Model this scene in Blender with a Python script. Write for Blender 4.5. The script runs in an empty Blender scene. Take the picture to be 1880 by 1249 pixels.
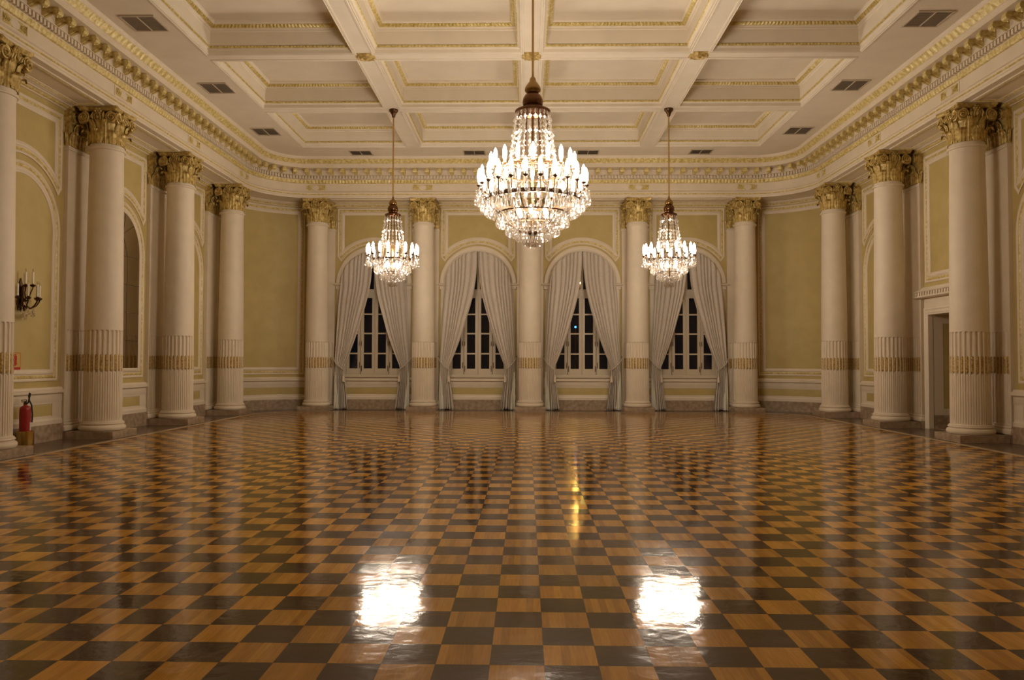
import bpy, bmesh, math, random
from math import sin, cos, pi, sqrt, atan2, floor as ffloor
from mathutils import Vector, Matrix

random.seed(7)
SC = bpy.context.scene
COL = SC.collection

# ------------------------------------------------------------------ camera
H_EYE = 1.65
cam_d = bpy.data.cameras.new('camera')
cam = bpy.data.objects.new('camera', cam_d)
COL.objects.link(cam)
cam_d.sensor_fit = 'HORIZONTAL'
cam_d.sensor_width = 36.0
cam_d.lens = 1413.8 / 1880 * 36.0
cam_d.clip_start = 0.05
cam_d.clip_end = 300
yaw, pit, roll = .0188, .0281, .0025
fw = Vector((-sin(yaw) * cos(pit), cos(yaw) * cos(pit), sin(pit)))
rt = Vector((cos(yaw), sin(yaw), 0))
up = rt.cross(fw)
r2 = cos(roll) * rt + sin(roll) * up
u2 = -sin(roll) * rt + cos(roll) * up
mw = Matrix((r2, u2, -fw)).transposed().to_4x4()
mw.translation = Vector((0, 0, H_EYE))
cam.matrix_world = mw
SC.camera = cam

# ------------------------------------------------------------------ world, exposure
wd = bpy.data.worlds.new('night')
SC.world = wd
wd.use_nodes = True
wd.node_tree.nodes['Background'].inputs[0].default_value = (.10, .10, .16, 1)
wd.node_tree.nodes['Background'].inputs[1].default_value = .02
vs = SC.view_settings
vs.view_transform = 'Standard'
vs.look = 'None'
vs.gamma = 1
vs.use_curve_mapping = False
vs.exposure = 0.0
cy = SC.cycles
cy.use_denoising = True
cy.max_bounces = 9
cy.diffuse_bounces = 5
cy.glossy_bounces = 4
cy.transmission_bounces = 6
cy.transparent_max_bounces = 24
cy.sample_clamp_indirect = 6
cy.sample_clamp_direct = 0
cy.caustics_reflective = False
cy.caustics_refractive = False
BULB = 135.0
BULB_COL = (1.0, .845, .665)

# ------------------------------------------------------------------ materials
def mat(name, col, rough=.6, metal=0, spec=.5, emit=None, estr=0):
    m = bpy.data.materials.new(name)
    m.use_nodes = True
    b = m.node_tree.nodes['Principled BSDF']
    b.inputs['Base Color'].default_value = (*col, 1)
    b.inputs['Roughness'].default_value = rough
    b.inputs['Metallic'].default_value = metal
    b.inputs['Specular IOR Level'].default_value = spec
    if emit:
        b.inputs['Emission Color'].default_value = (*emit, 1)
        b.inputs['Emission Strength'].default_value = estr
    return m

def N(m, t, **kw):
    n = m.node_tree.nodes.new(t)
    for k, v in kw.items():
        setattr(n, k, v)
    return n

def mottle(m, c1, c2, scale, detail=4, stretch=(1, 1, 1), bump=0.0, lo=.35, hi=.65):
    """two-colour noise over the base colour, optional bump"""
    L = m.node_tree.links.new
    b = m.node_tree.nodes['Principled BSDF']
    tc = N(m, 'ShaderNodeTexCoord')
    mp = N(m, 'ShaderNodeMapping')
    mp.inputs['Scale'].default_value = stretch
    L(tc.outputs['Object'], mp.inputs[0])
    nz = N(m, 'ShaderNodeTexNoise')
    nz.inputs['Scale'].default_value = scale
    nz.inputs['Detail'].default_value = detail
    L(mp.outputs[0], nz.inputs['Vector'])
    rp = N(m, 'ShaderNodeValToRGB')
    rp.color_ramp.elements[0].position = lo
    rp.color_ramp.elements[1].position = hi
    rp.color_ramp.elements[0].color = (*c1, 1)
    rp.color_ramp.elements[1].color = (*c2, 1)
    L(nz.outputs['Fac'], rp.inputs[0])
    L(rp.outputs[0], b.inputs['Base Color'])
    if bump:
        bp = N(m, 'ShaderNodeBump')
        bp.inputs['Strength'].default_value = bump
        bp.inputs['Distance'].default_value = .01
        L(nz.outputs['Fac'], bp.inputs['Height'])
        L(bp.outputs[0], b.inputs['Normal'])
    return m

CREAM = mottle(mat('cream_plaster', (.8, .68, .55), .55), (.70, .61, .48), (.74, .645, .515), 3)
WHITE = mottle(mat('ceiling_plaster', (.8, .7, .6), .7), (.71, .635, .52), (.75, .675, .56), 2)
YELLOW = mottle(mat('ochre_wall', (.5, .4, .15), .6), (.475, .37, .14), (.525, .415, .165), 2.5)
GOLD = mottle(mat('gilding', (.6, .48, .2), .42, .1), (.50, .38, .10), (.76, .64, .32), 16, bump=.3)
OLDGOLD = mottle(mat('antique_gilding', (.5, .36, .12), .42, .25), (.34, .22, .055), (.66, .50, .18), 13, bump=.25)
BANDGOLD = mottle(mat('dark_gilding', (.4, .26, .08), .45, .3), (.27, .155, .03), (.60, .42, .12), 30, bump=.3)
MARBLE = mottle(mat('brown_marble', (.25, .2, .15), .3), (.27, .195, .13), (.44, .33, .235), 9, 8)
STONE = mottle(mat('dark_floor_stone', (.1, .06, .04), .22), (.075, .045, .028), (.11, .068, .042), 5)
STRIP = mottle(mat('beige_inlay', (.38, .28, .17), .3), (.47, .35, .21), (.60, .46, .29), 3)
CLOTH = mottle(mat('grey_curtain_cloth', (.6, .54, .47), .85, spec=.2), (.56, .50, .43), (.62, .56, .49), 30)
LINING = mat('pale_curtain_lining', (.70, .70, .60), .8, spec=.2)
TASSEL = mat('cream_tassel', (.72, .62, .48), .8, spec=.2)
SASHP = mat('window_paint', (.58, .50, .38), .45)
BRASS = mat('brass', (.33, .20, .075), .25, 1)
ROD = mat('brass_rod', (.48, .31, .11), .4, .6)
BRONZE = mat('dark_bronze', (.11, .06, .03), .32, .85)
COPPER = mat('copper_dome', (.15, .07, .032), .22, .9)
CANDLE = mat('candle_sleeve', (.85, .80, .70), .5)
VENT = mat('vent_slats', (.46, .38, .29), .55)
VENTF = mat('vent_frame', (.50, .42, .32), .5)
DARKL = mat('dark_joint', (.06, .04, .02), .6)
RED = mat('red_enamel', (.32, .012, .015), .35)
BLACK = mat('black_rubber', (.012, .011, .01), .5)
POT = mat('polished_brass', (.62, .45, .16), .22, 1)
LABEL = mat('pale_label', (.6, .56, .48), .5)
SIGNY = mat('sign_yellow', (.55, .40, .10), .5)
SIGNR = mat('sign_red', (.45, .02, .01), .5)
MIRROR = mat('old_mirror', (.62, .58, .46), .04, 1)
NIGHT = mat('dark_ground', (.03, .03, .03), .8)
LAMPG = mat('amber_lamp', (0, 0, 0), .5, emit=(1, .52, .10), estr=5000)
LAMPB = mat('blue_lamp', (0, 0, 0), .5, emit=(.05, .25, 1), estr=5)
HALLP = mottle(mat('hall_paint', (.5, .4, .25), .6), (.47, .38, .23), (.52, .42, .27), 2)
BULBM = mat('lit_bulb', (0, 0, 0), .5, emit=BULB_COL, estr=BULB)

def crystal_mat():
    m = bpy.data.materials.new('crystal')
    m.use_nodes = True
    nt = m.node_tree
    nt.nodes.clear()
    L = nt.links.new
    out = N(m, 'ShaderNodeOutputMaterial')
    mx = N(m, 'ShaderNodeMixShader')
    tr = N(m, 'ShaderNodeBsdfTransparent')
    tr.inputs[0].default_value = (.93, .92, .90, 1)
    gl = N(m, 'ShaderNodeBsdfGlossy')
    gl.inputs['Color'].default_value = (1, .97, .93, 1)
    gl.inputs['Roughness'].default_value = .07
    lw = N(m, 'ShaderNodeLayerWeight')
    lw.inputs['Blend'].default_value = .45
    mr = N(m, 'ShaderNodeMapRange')
    mr.inputs['To Min'].default_value = .16
    mr.inputs['To Max'].default_value = .75
    L(lw.outputs['Fresnel'], mr.inputs['Value'])
    L(mr.outputs[0], mx.inputs[0])
    tl = N(m, 'ShaderNodeBsdfTranslucent')
    tl.inputs[0].default_value = (.9, .88, .86, 1)
    m2 = N(m, 'ShaderNodeMixShader')
    m2.inputs[0].default_value = .15
    L(gl.outputs[0], m2.inputs[1])
    L(tl.outputs[0], m2.inputs[2])
    L(tr.outputs[0], mx.inputs[1])
    L(m2.outputs[0], mx.inputs[2])
    L(mx.outputs[0], out.inputs[0])
    return m
CRYSTAL = crystal_mat()

def pane_mat():
    m = bpy.data.materials.new('window_glass')
    m.use_nodes = True
    nt = m.node_tree
    nt.nodes.clear()
    L = nt.links.new
    out = N(m, 'ShaderNodeOutputMaterial')
    mx = N(m, 'ShaderNodeMixShader')
    tr = N(m, 'ShaderNodeBsdfTransparent')
    tr.inputs[0].default_value = (.9, .92, .95, 1)
    gl = N(m, 'ShaderNodeBsdfGlossy')
    gl.inputs['Roughness'].default_value = .015
    fr = N(m, 'ShaderNodeFresnel')
    fr.inputs[0].default_value = 1.5
    L(fr.outputs[0], mx.inputs[0])
    L(tr.outputs[0], mx.inputs[1])
    L(gl.outputs[0], mx.inputs[2])
    L(mx.outputs[0], out.inputs[0])
    return m
PANE = pane_mat()

TILE, TX0, TY0 = .2966, .0999, 4.2348
def wood_mat():
    m = mat('checkered_parquet', (.3, .15, .05), .1, spec=.30)
    nt = m.node_tree
    L = nt.links.new
    b = nt.nodes['Principled BSDF']
    def math_(op, a, c=None):
        n = N(m, 'ShaderNodeMath', operation=op)
        for i, v in enumerate((a, c)):
            if v is None:
                continue
            if isinstance(v, (int, float)):
                n.inputs[i].default_value = v
            else:
                L(v, n.inputs[i])
        return n.outputs[0]
    tc = N(m, 'ShaderNodeTexCoord')
    sp = N(m, 'ShaderNodeSeparateXYZ')
    L(tc.outputs['Object'], sp.inputs[0])
    u = math_('DIVIDE', math_('SUBTRACT', sp.outputs[0], TX0), TILE)
    v = math_('DIVIDE', math_('SUBTRACT', sp.outputs[1], TY0), TILE)
    iu, iv = math_('FLOOR', u), math_('FLOOR', v)
    fu, fv = math_('FRACT', u), math_('FRACT', v)
    par = math_('FLOORED_MODULO', math_('ADD', iu, iv), 2.0)   # 0 = light, 1 = dark
    cb = N(m, 'ShaderNodeCombineXYZ')
    L(iu, cb.inputs[0]); L(iv, cb.inputs[1])
    wn = N(m, 'ShaderNodeTexWhiteNoise', noise_dimensions='2D')
    L(cb.outputs[0], wn.inputs['Vector'])
    # strips inside each tile: light run away from the viewer, dark run across
    su = math_('FLOOR', math_('MULTIPLY', fu, 6.0))
    sv = math_('FLOOR', math_('MULTIPLY', fv, 6.0))
    def grain(sx, sy, strip):
        mp = N(m, 'ShaderNodeMapping')
        mp.inputs['Scale'].default_value = (sx, sy, 1)
        L(tc.outputs['Object'], mp.inputs[0])
        nz = N(m, 'ShaderNodeTexNoise')
        nz.inputs['Scale'].default_value = 1.0
        nz.inputs['Detail'].default_value = 5
        L(mp.outputs[0], nz.inputs['Vector'])
        c2 = N(m, 'ShaderNodeCombineXYZ')
        L(math_('ADD', math_('MULTIPLY', iu, 7.0), strip), c2.inputs[0])
        L(math_('MULTIPLY', iv, 13.0), c2.inputs[1])
        w2 = N(m, 'ShaderNodeTexWhiteNoise', noise_dimensions='2D')
        L(c2.outputs[0], w2.inputs['Vector'])
        return math_('ADD', math_('MULTIPLY', nz.outputs['Fac'], .6), math_('MULTIPLY', w2.outputs['Value'], .4))
    def ramp(f, c1, c2):
        r = N(m, 'ShaderNodeValToRGB')
        r.color_ramp.elements[0].position = .25
        r.color_ramp.elements[1].position = .8
        r.color_ramp.elements[0].color = (*c1, 1)
        r.color_ramp.elements[1].color = (*c2, 1)
        L(f, r.inputs[0])
        return r.outputs[0]
    light = ramp(grain(70, 5, su), (.44, .195, .022), (.74, .375, .055))
    dark = ramp(grain(5, 70, sv), (.032, .0125, .005), (.07, .029, .011))
    mx = N(m, 'ShaderNodeMix', data_type='RGBA')
    L(par, mx.inputs[0]); L(light, mx.inputs[6]); L(dark, mx.inputs[7])
    # tile to tile brightness and the dark joints
    hv = N(m, 'ShaderNodeHueSaturation')
    L(mx.outputs[2], hv.inputs['Color'])
    L(math_('ADD', math_('MULTIPLY', wn.outputs['Value'], .35), .82), hv.inputs['Value'])
    e = math_('MINIMUM', math_('MINIMUM', fu, math_('SUBTRACT', 1.0, fu)), math_('MINIMUM', fv, math_('SUBTRACT', 1.0, fv)))
    j = math_('LESS_THAN', e, .008)
    m2 = N(m, 'ShaderNodeMix', data_type='RGBA')
    L(math_('MULTIPLY', j, .6), m2.inputs[0]); L(hv.outputs[0], m2.inputs[6])
    m2.inputs[7].default_value = (.02, .01, .006, 1)
    L(m2.outputs[2], b.inputs['Base Color'])
    # worn polish: each tile lies a little differently, boards are wavy
    ge = N(m, 'ShaderNodeNewGeometry')
    vm = N(m, 'ShaderNodeVectorMath', operation='SUBTRACT')
    L(wn.outputs['Color'], vm.inputs[0]); vm.inputs[1].default_value = (.5, .5, .5)
    v2 = N(m, 'ShaderNodeVectorMath', operation='MULTIPLY')
    L(vm.outputs[0], v2.inputs[0]); v2.inputs[1].default_value = (.009, .009, 0)
    v3 = N(m, 'ShaderNodeVectorMath', operation='ADD')
    L(ge.outputs['Normal'], v3.inputs[0]); L(v2.outputs[0], v3.inputs[1])
    v4 = N(m, 'ShaderNodeVectorMath', operation='NORMALIZE')
    L(v3.outputs[0], v4.inputs[0])
    nz = N(m, 'ShaderNodeTexNoise')
    nz.inputs['Scale'].default_value = 9
    nz.inputs['Detail'].default_value = 4
    L(tc.outputs['Object'], nz.inputs['Vector'])
    bp = N(m, 'ShaderNodeBump')
    bp.inputs['Strength'].default_value = .18
    bp.inputs['Distance'].default_value = .01
    L(nz.outputs['Fac'], bp.inputs['Height'])
    L(v4.outputs[0], bp.inputs['Normal'])
    L(bp.outputs[0], b.inputs['Normal'])
    n2 = N(m, 'ShaderNodeTexNoise')
    n2.inputs['Scale'].default_value = 1.3
    L(tc.outputs['Object'], n2.inputs['Vector'])
    mr = N(m, 'ShaderNodeMapRange')
    mr.inputs['To Min'].default_value = .07
    mr.inputs['To Max'].default_value = .14
    L(n2.outputs['Fac'], mr.inputs['Value'])
    L(mr.outputs[0], b.inputs['Roughness'])
    return m
WOOD = wood_mat()

# ------------------------------------------------------------------ mesh helper
class MB:
    def __init__(s):
        s.v, s.f, s.m = [], [], []
    def add(s, vs, fs, mi=0):
        o = len(s.v)
        s.v += [tuple(p) for p in vs]
        s.f += [tuple(i + o for i in f) for f in fs]
        s.m += [mi] * len(fs)
        return s
    def box(s, x0, x1, y0, y1, z0, z1, mi=0):
        return s.add([(x, y, z) for z in (z0, z1) for y in (y0, y1) for x in (x0, x1)],
                     [(0, 2, 3, 1), (4, 5, 7, 6), (0, 1, 5, 4), (2, 6, 7, 3), (0, 4, 6, 2), (1, 3, 7, 5)], mi)
    def grid(s, rows, mi=0, closed=False, ring=False):
        """rows of points -> quads; closed: last column joins the first; ring: last row joins the first"""
        n, k = len(rows), len(rows[0])
        fs = []
        for i in range(n if ring else n - 1):
            a, b = i * k, ((i + 1) % n) * k
            for j in range(k if closed else k - 1):
                j2 = (j + 1) % k
                fs.append((a + j, a + j2, b + j2, b + j))
        return s.add([p for r in rows for p in r], fs, mi)
    def lathe(s, prof, n=24, c=(0, 0), mi=0, cap=True, rf=None):
        rows = [[(c[0] + (r * (rf(2 * pi * j / n, z) if rf else 1)) * cos(2 * pi * j / n),
                  c[1] + (r * (rf(2 * pi * j / n, z) if rf else 1)) * sin(2 * pi * j / n), z) for j in range(n)] for r, z in prof]
        o = len(s.v)
        s.grid(rows, mi, closed=True)
        if cap:
            k = len(prof)
            s.f.append(tuple(range(o + n - 1, o - 1, -1))); s.m.append(mi)
            s.f.append(tuple(range(o + (k - 1) * n, o + k * n))); s.m.append(mi)
        return s
    def tube(s, path, r, n=8, mi=0, closed=False):
        P = [Vector(p) for p in path]
        rr = r if isinstance(r, (list, tuple)) else [r] * len(P)
        rows, up = [], None
        for i, p in enumerate(P):
            if closed:
                t = P[(i + 1) % len(P)] - P[i - 1]
            else:
                t = P[min(i + 1, len(P) - 1)] - P[max(i - 1, 0)]
            t.normalize()
            if up is None:
                up = Vector((0, 0, 1)) if abs(t.z) < .9 else Vector((1, 0, 0))
            a = t.cross(up)
            if a.length < 1e-5:
                a = t.cross(Vector((0, 1, 0)))
            a.normalize()
            up = a.cross(t)
            rows.append([tuple(p + rr[i] * (cos(2 * pi * j / n) * a + sin(2 * pi * j / n) * up)) for j in range(n)])
        o = len(s.v)
        s.grid(rows, mi, closed=True, ring=closed)
        if not closed:
            s.f.append(tuple(range(o + n - 1, o - 1, -1))); s.m.append(mi)
            s.f.append(tuple(range(o + (len(P) - 1) * n, o + len(P) * n))); s.m.append(mi)
        return s
    def prism(s, poly, axis, a, b, mi=0):
        """polygon extruded along x ('x': poly is y,z), y ('y': x,z) or z ('z': x,y)"""
        k = len(poly)
        def pt(p, w):
            return {'x': (w, p[0], p[1]), 'y': (p[0], w, p[1]), 'z': (p[0], p[1], w)}[axis]
        vs = [pt(p, a) for p in poly] + [pt(p, b) for p in poly]
        fs = [tuple(range(k - 1, -1, -1)), tuple(range(k, 2 * k))] + [(i, (i + 1) % k, k + (i + 1) % k, k + i) for i in range(k)]
        return s.add(vs, fs, mi)
    def xf(s, fn):
        s.v = [tuple(fn(p)) for p in s.v]
        return s
    def join(s, o, fn=None, mi=None):
        return s.add([fn(p) for p in o.v] if fn else o.v, o.f, 0) if mi is None and not any(o.m) else s._j(o, fn)
    def _j(s, o, fn):
        k = len(s.v)
        s.v += [tuple(fn(p)) if fn else p for p in o.v]
        s.f += [tuple(i + k for i in f) for f in o.f]
        s.m += o.m
        return s
    def obj(s, name, mats, parent=None, smooth=40, loc=None, fixn=True):
        me = bpy.data.meshes.new(name)
        me.from_pydata(s.v, [], s.f)
        for m in (mats if isinstance(mats, (list, tuple)) else [mats]):
            me.materials.append(m)
        if any(s.m):
            me.polygons.foreach_set('material_index', s.m)
        if fixn:
            bm = bmesh.new()
            bm.from_mesh(me)
            bmesh.ops.recalc_face_normals(bm, faces=bm.faces)
            bm.to_mesh(me)
            bm.free()
        if smooth:
            me.polygons.foreach_set('use_smooth', [True] * len(me.polygons))
            me.set_sharp_from_angle(angle=math.radians(smooth))
        me.update()
        o = bpy.data.objects.new(name, me)
        COL.objects.link(o)
        if parent:
            o.parent = parent
        if loc:
            o.location = loc
        return o

def tag(o, label, cat, group=None, kind=None):
    o['label'] = label
    o['category'] = cat
    if group:
        o['group'] = group
    if kind:
        o['kind'] = kind
    return o

def thing(name, label, cat, loc=(0, 0, 0), rz=0, group=None, kind=None):
    o = bpy.data.objects.new(name, None)
    o.empty_display_size = .1
    COL.objects.link(o)
    o.location = loc
    o.rotation_euler = (0, 0, rz)
    return tag(o, label, cat, group, kind)

def struct(o, label=None):
    o['kind'] = 'structure'
    if label:
        o['label'] = label
    return o

def root(name):
    o = bpy.data.objects.new(name, None)
    o.empty_display_size = .1
    COL.objects.link(o)
    o['kind'] = 'structure'
    return o

def copy_tree(o, parent=None):
    c = o.copy()
    COL.objects.link(c)
    if parent:
        c.parent = parent
    for ch in list(o.children):
        copy_tree(ch, c)
    return c

def dup(o, loc, rz, label, group=None):
    c = copy_tree(o)
    c.location = loc
    c.rotation_euler = (0, 0, rz)
    c['label'] = label
    if group:
        c['group'] = group
    return c

# ------------------------------------------------------------------ the room in plan
XC, HS, YC = .12, 7.21, 23.77          # centre line, half width to the corner centres, their depth
YN = -.30                              # near end of the room
BAY = 3.60
R_COL, R_FRZ, R_WALL = 2.10, 1.76, 2.77
def at(side, s, rho, z=0):
    """side 'L'/'R': s is depth Y;  'B': s is X."""
    if side == 'L':
        return (XC - HS - rho, s, z)
    if side == 'R':
        return (XC + HS + rho, s, z)
    return (s, YC + rho, z)
def arc(side, a, rho, z=0):
    """curved corners: a = 0 at the side wall, pi/2 at the window wall"""
    sx = -1 if side == 'L' else 1
    return (XC + sx * (HS + rho * cos(a)), YC + rho * sin(a), z)
RUNS = ('L', 'CL', 'B', 'CR', 'R')
def run_path(run, step=.5):
    """list of functions (rho, z) -> point along that run"""
    if run in 'LR':
        n = max(1, int((YC - YN) / step))
        return [lambda r, z, y=YN + (YC - YN) * i / n: at(run, y, r, z) for i in range(n + 1)]
    if run == 'B':
        n = max(1, int(2 * HS / step))
        return [lambda r, z, x=XC - HS + 2 * HS * i / n: at('B', x, r, z) for i in range(n + 1)]
    n = max(16, int(2.2 / step))
    return [lambda r, z, a=pi / 2 * i / n: arc(run[1], a, r, z) for i in range(n + 1)]
def sweep(mb, run, prof, step=.5, mi=0):
    """prof: (rho, z) pairs"""
    return mb.grid([[f(r, z) for r, z in prof] for f in run_path(run, step)], mi)
def wavesweep(mb, run, prof, period, amp, mi=0, sub=6):
    """profile pushed out by a repeating leaf/egg swelling; amp weights per profile point"""
    step = period / sub
    fs = run_path(run, step)
    rows = []
    for i, f in enumerate(fs):
        w = abs(sin(pi * (i % sub) / sub))
        rows.append([f(r - amp * k * w, z) for r, z, k in prof])
    return mb.grid(rows, mi)

# ------------------------------------------------------------------ floor
def rounded(rho, n=16):
    pts = [(XC - HS - rho, YN)]
    pts += [arc('L', pi / 2 * i / n, rho)[:2] for i in range(n + 1)]
    pts += [arc('R', pi / 2 * (1 - i / n), rho)[:2] for i in range(n + 1)]
    pts += [(XC + HS + rho, YN)]
    return pts
R_S0, R_S1 = 1.38, 1.49
mb = MB()
p = rounded(R_S0)
mb.add([(x, y, 0) for x, y in p], [tuple(range(len(p) - 1, -1, -1))])
fl = struct(mb.obj('floor', WOOD, smooth=0), 'polished checkered parquet floor of light and dark wood squares')
mb = MB()
for r in RUNS:
    sweep(mb, r, [(R_S0, 0), (R_S1, 0)])
struct(mb.obj('trim_1', STRIP, smooth=0), 'beige inlay strip bordering the parquet')
mb = MB()
for r in RUNS:
    sweep(mb, r, [(R_S1, 0), (2.80, 0)])
struct(mb.obj('floor_border', STONE, smooth=0), 'dark stone floor border under the columns')

# ------------------------------------------------------------------ walls
Z_TOP, Z_SOF, Z_CEIL = 7.14, 7.11, 8.35
AR, ARO, ASP = 1.13, 1.32, 4.32        # window arch: inner, outer radius, springing
SILL = 1.14
BAYX = [XC + (i - 1.5) * BAY for i in range(4)]
BAYY = [YC - BAY * (i + .5) for i in range(3)]
DOORC, DOORH, DOORZ = BAYY[1], 1.12, 2.85
# window wall with four arched openings
mb = MB()
W = lambda x, z: (x, YC + R_WALL, z)
NARC = 28
for cx in BAYX:
    a, b = cx - BAY / 2, cx + BAY / 2
    def q(x0, z0, x1, z1):
        mb.add([W(x0, z0), W(x1, z0), W(x1, z1), W(x0, z1)], [(0, 1, 2, 3)])
    q(a, 0, b, SILL)
    q(a, SILL, cx - AR, Z_TOP)
    q(cx + AR, SILL, b, Z_TOP)
    ang = [pi - pi * i / NARC for i in range(NARC + 1)]
    for i in range(NARC):
        x0, z0 = cx + AR * cos(ang[i]), ASP + AR * sin(ang[i])
        x1, z1 = cx + AR * cos(ang[i + 1]), ASP + AR * sin(ang[i + 1])
        mb.add([W(x0, z0), W(x1, z1), W(x1, Z_TOP), W(x0, Z_TOP)], [(0, 1, 2, 3)])
    # reveal of the opening, 0.34 deep
    out = [(cx - AR, SILL)] + [(cx + AR * cos(t), ASP + AR * sin(t)) for t in ang] + [(cx + AR, SILL)]
    mb.grid([[(x, YC + R_WALL, z) for x, z in out], [(x, YC + R_WALL + .40, z) for x, z in out]], 1)
wall_back = struct(mb.obj('wall_back', [YELLOW, CREAM], smooth=30), 'ochre wall with four arched windows')
# side walls
mb = MB()
sweep(mb, 'L', [(R_WALL, 0), (R_WALL, Z_TOP)], 3)
struct(mb.obj('wall_left', YELLOW, smooth=0), 'ochre wall with the mirror and sconce')
mb = MB()
def rq(y0, z0, y1, z1):
    mb.add([at('R', y0, R_WALL, z0), at('R', y1, R_WALL, z0), at('R', y1, R_WALL, z1), at('R', y0, R_WALL, z1)], [(0, 1, 2, 3)])
rq(YN, 0, DOORC - DOORH, Z_TOP)
rq(DOORC + DOORH, 0, YC, Z_TOP)
rq(DOORC - DOORH, DOORZ, DOORC + DOORH, Z_TOP)
struct(mb.obj('wall_right', YELLOW, smooth=0), 'ochre wall with the doorway')
for s_, nm in (('CL', 'wall_corner_left'), ('CR', 'wall_corner_right')):
    mb = MB()
    sweep(mb, s_, [(R_WALL, 0), (R_WALL, Z_TOP)])
    struct(mb.obj(nm, YELLOW, smooth=40), 'curved ochre corner wall')
mb = MB()
xl, xr = XC - HS - R_WALL, XC + HS + R_WALL
mb.add([(xl, YN, 0), (xr, YN, 0), (xr, YN, 9), (xl, YN, 9)], [(0, 1, 2, 3)])
struct(mb.obj('wall_near', YELLOW, smooth=0))

# ------------------------------------------------------------------ entablature runs (trim_2 ...)
def tooth_sweep(mb, run, r_in, r_out, z0, z1, period, duty):
    """separate little dentil blocks along a run, in one band"""
    if run in 'LR':
        Ltot = YC - YN
        f = lambda s, r, z: at(run, YN + s, r, z)
    elif run == 'B':
        Ltot = 2 * HS
        f = lambda s, r, z: at('B', XC - HS + s, r, z)
    else:
        rm = R_FRZ
        Ltot = rm * pi / 2
        f = lambda s, r, z: arc(run[1], s / rm, r, z)
    n = int(Ltot / period)
    per = Ltot / n
    for i in range(n):
        if run in 'LR' and YN + i * per < 10:
            continue
        s0, s1 = i * per, i * per + per * duty
        mb.add([f(s, r, z) for z in (z0, z1) for s in (s0, s1) for r in (r_in, r_out)],
               [(0, 2, 3, 1), (4, 5, 7, 6), (0, 1, 5, 4), (2, 6, 7, 3), (0, 4, 6, 2), (1, 3, 7, 5)])

def modillion_mesh():
    """gilt scroll bracket, local: +x out of the wall, z = 0 at the corona soffit"""
    m = MB()
    side = [(0, 0), (.34, 0), (.37, -.035), (.385, -.085), (.36, -.135), (.31, -.155), (.265, -.135), (.25, -.10), (.21, -.085), (.15, -.10), (.09, -.13), (.04, -.15), (0, -.155)]
    m.prism([(x, z) for x, z in side], 'y', -.055, .055)
    # rolled front and a raised spine
    m.tube([(.315, -.07, -.08), (.315, .07, -.08)], .066, 12)
    m.tube([(.315, -.078, -.08), (.315, .078, -.08)], .03, 8)
    m.tube([(.02, 0, -.15), (.1, 0, -.13), (.2, 0, -.095), (.25, 0, -.11), (.3, 0, -.16)], .022, 6)
    return m
MODM = modillion_mesh().xf(lambda p: (p[0] * .86, p[1], p[2]))

mod_proto = None
def entablature(idx, run, label):
    global mod_proto
    R = root('trim_%d' % idx)
    R['label'] = label
    F = R_FRZ
    mb = MB()
    sweep(mb, run, [(R_WALL, Z_SOF), (F, Z_SOF), (F, 7.165), (F - .015, 7.17), (F - .015, 7.215)], mi=0)
    sweep(mb, run, [(F - .015, 7.215), (F - .035, 7.222), (F - .035, 7.245), (F - .02, 7.25)], mi=1)
    sweep(mb, run, [(F - .02, 7.25), (F - .02, 7.285), (F - .05, 7.30), (F - .05, 7.315), (F, 7.32)], mi=0)
    mb.obj('architrave', [CREAM, GOLD], R)
    mb = MB()
    sweep(mb, run, [(F, 7.32), (F, 7.60)])
    mb.obj('frieze', CREAM, R)
    mb = MB()
    wavesweep(mb, run, [(F, 7.59, 0), (F - .03, 7.60, .3), (F - .045, 7.645, 1), (F - .06, 7.69, .6), (F - .075, 7.70, 0)], .11, .025)
    mb.obj('egg_band', GOLD, R)
    mb = MB()
    sweep(mb, run, [(F - .075, 7.70), (F - .075, 7.715), (F - .05, 7.715), (F - .05, 7.83), (F - .14, 7.835), (F - .14, 7.85), (F - .12, 7.85), (F - .12, 8.01)])
    tooth_sweep(mb, run, F - .05, F - .13, 7.725, 7.825, .105, .58)
    mb.obj('dentil_band', CREAM, R)
    mb = MB()
    sweep(mb, run, [(F - .12, 8.01), (F - .50, 8.01), (F - .50, 8.13), (F - .52, 8.14)])
    mb.obj('corona', CREAM, R)
    mb = MB()
    wavesweep(mb, run, [(F - .52, 8.14, 0), (F - .53, 8.16, .4), (F - .555, 8.21, 1), (F - .60, 8.255, .6), (F - .62, 8.265, 0)], .19, .03)
    mb.obj('leaf_band', GOLD, R)
    mb = MB()
    sweep(mb, run, [(F - .62, 8.265), (F - .62, 8.29), (F - .645, 8.31), (F - .66, 8.35)])
    mb.obj('crown_moulding', CREAM, R)
    # modillions
    if run in 'LR':
        n = int((YC - 10.5) / .40)
        spots = [(at(run, YC - .2 - .40 * i, F - .12, 8.01), 0 if run == 'L' else pi) for i in range(n)]
    elif run == 'B':
        n = 36
        spots = [(at('B', XC - HS + .2 + i * (2 * HS - .4) / (n - 1), F - .12, 8.01), -pi / 2) for i in range(n)]
    else:
        n = 6
        spots = []
        for i in range(n):
            a = pi / 2 * (i + .5) / n
            spots.append((arc(run[1], a, F - .12, 8.01), -a if run[1] == 'L' else pi + a))
    for pos, rz in spots:
        if mod_proto is None:
            o = mod_proto = MODM.obj('modillion', GOLD, R)
        else:
            o = mod_proto.copy()
            COL.objects.link(o)
            o.parent = R
        o.location = pos
        o.rotation_euler = (0, 0, rz)
    return R
ENT = {}
for i, (r, lab) in enumerate((('L', 'cornice above the mirror wall'), ('CL', 'curved cornice over the corner by the mirror wall'), ('B', 'cornice above the windows'),
                              ('CR', 'curved cornice over the corner by the doorway wall'), ('R', 'cornice above the doorway wall'))):
    ENT[r] = entablature(2 + i, r, lab)

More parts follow.
